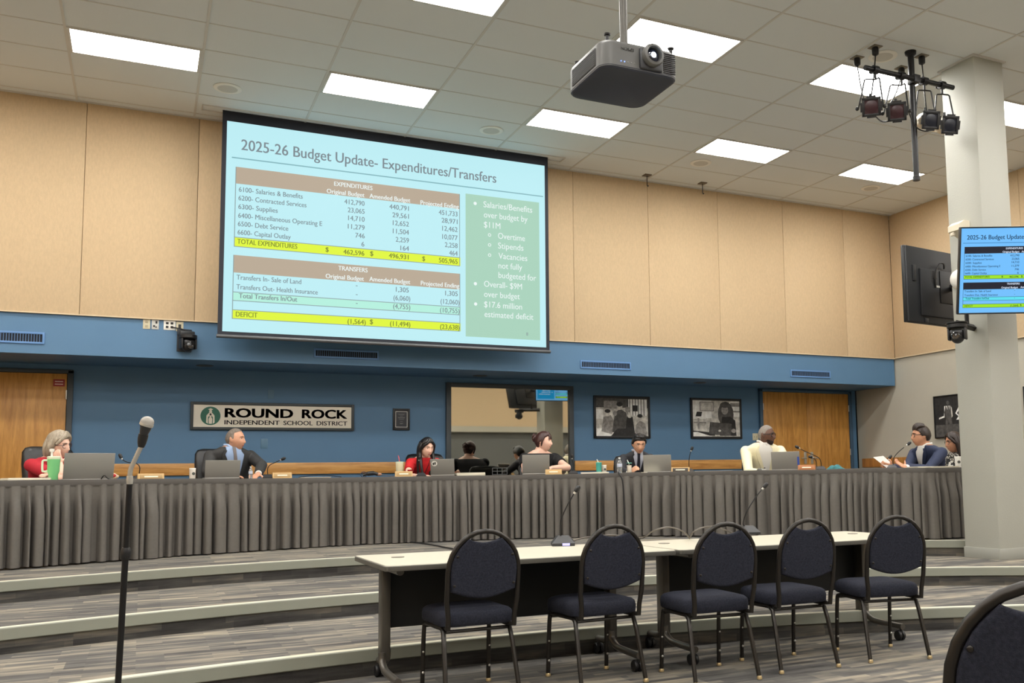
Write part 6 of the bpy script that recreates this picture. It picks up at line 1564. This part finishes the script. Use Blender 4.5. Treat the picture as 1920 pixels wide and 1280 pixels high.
def quiff(mb, HM, nb):
    for k in range(9):
        x = -0.056+0.014*k; strands(mb, [[HS(x*12, .3, 1, .010), HS(x*13, -.25, .95, .020), HS(x*13, -.55, .80, .022), HS(x*13, -.78, .64, .010)]], 0.017, 0.008)
PAPER_HAND = pt(1664, 874, 0.30)
person('person in a navy suit with black glasses speaking into a microphone on the right', (1738, 1.02), -84, (1727, 817, 0.74), -118, pitch=2, skin=S_olive, bulk=1.12, hair=cap_hair(H_brown, 0.012, front=0.60, side=-0.05, backz=-0.5, more=quiff), brow=(36, 28, 24), top=C_navy, glasses=(G_blk, 0.025, 0.017, 0.003),
       suit=dict(shirt=C_wht, lapel=C_navy, tie=None, cuff=C_wht, wide=0.05, deep=0.36), arms=[(1, pt(1740, 880, 0.50), pt(1697, 876, 0.34), pt(1681, 866, 0.34), (-0.3, 0.2, 0.8), 0.45), (-1, pt(1700, 880, 0.75), pt(1672, 876, 0.40), pt(1658, 872, 0.34), (0.5, 0.5, 0.3), 0.9)])
# the paper in his hands
c4 = [pt(1637, 857, 0.36), pt(1656, 854.5, 0.44), pt(1682, 877, 0.40), pt(1664, 878, 0.30)]
o_ = c4[0]; n_ = (c4[1]-c4[0]).cross(c4[3]-c4[0]).normalized()*0.0012
mb = MB(); mb.loft([[p-o_-n_ for p in c4], [p-o_+n_ for p in c4]]); ob = obj('paper_sheet', mb, mat('printed paper', (196, 192, 186), 0.8, var=0.10, scale=120, stretch=(1, 1, 3)), None, 'printed sheet held up by the man in the navy suit', 'paper', angle=0); ob.location = o_
M_pattern = mat('patterned blouse', (40, 38, 38), 0.8)
_nt = M_pattern.node_tree; _b = _nt.nodes['Principled BSDF']; _vo = _nt.nodes.new('ShaderNodeTexNoise'); _vo.inputs['Scale'].default_value = 22; _vo.inputs['Distortion'].default_value = 2.0
_tc = _nt.nodes.new('ShaderNodeTexCoord'); _nt.links.new(_tc.outputs['Object'], _vo.inputs['Vector']); _rp = _nt.nodes.new('ShaderNodeValToRGB'); _rp.color_ramp.interpolation = 'CONSTANT'
_rp.color_ramp.elements[0].color = (0.015, 0.014, 0.014, 1); _rp.color_ramp.elements[1].position = 0.52; _rp.color_ramp.elements[1].color = (0.72, 0.69, 0.62, 1); _nt.links.new(_vo.outputs['Fac'], _rp.inputs[0]); _nt.links.new(_rp.outputs[0], _b.inputs['Base Color'])
person('person in a black and white patterned top with glasses, half hidden by the column', (1800, 1.45), -70, (1789, 829, 1.24), -112, pitch=8, skin=S_olive, bulk=0.96, hs=1.08, hair=cap_hair(H_brown, 0.016, front=0.62, side=-0.02, backz=-0.7, more=long_hair(L=0.36, fwd=0.03)), brow=(36, 28, 24), top=M_pattern, glasses=(G_blk, 0.024, 0.018, 0.0026),
       arms=[(1, pt(1806, 884, 1.02), pt(1782, 884, 0.80), pt(1768, 884, 0.72), (0, 0, -1), 0.4), (-1, pt(1790, 884, 1.25), pt(1776, 886, 0.98), pt(1764, 886, 0.92), (0, 0, -1), 0.4)])
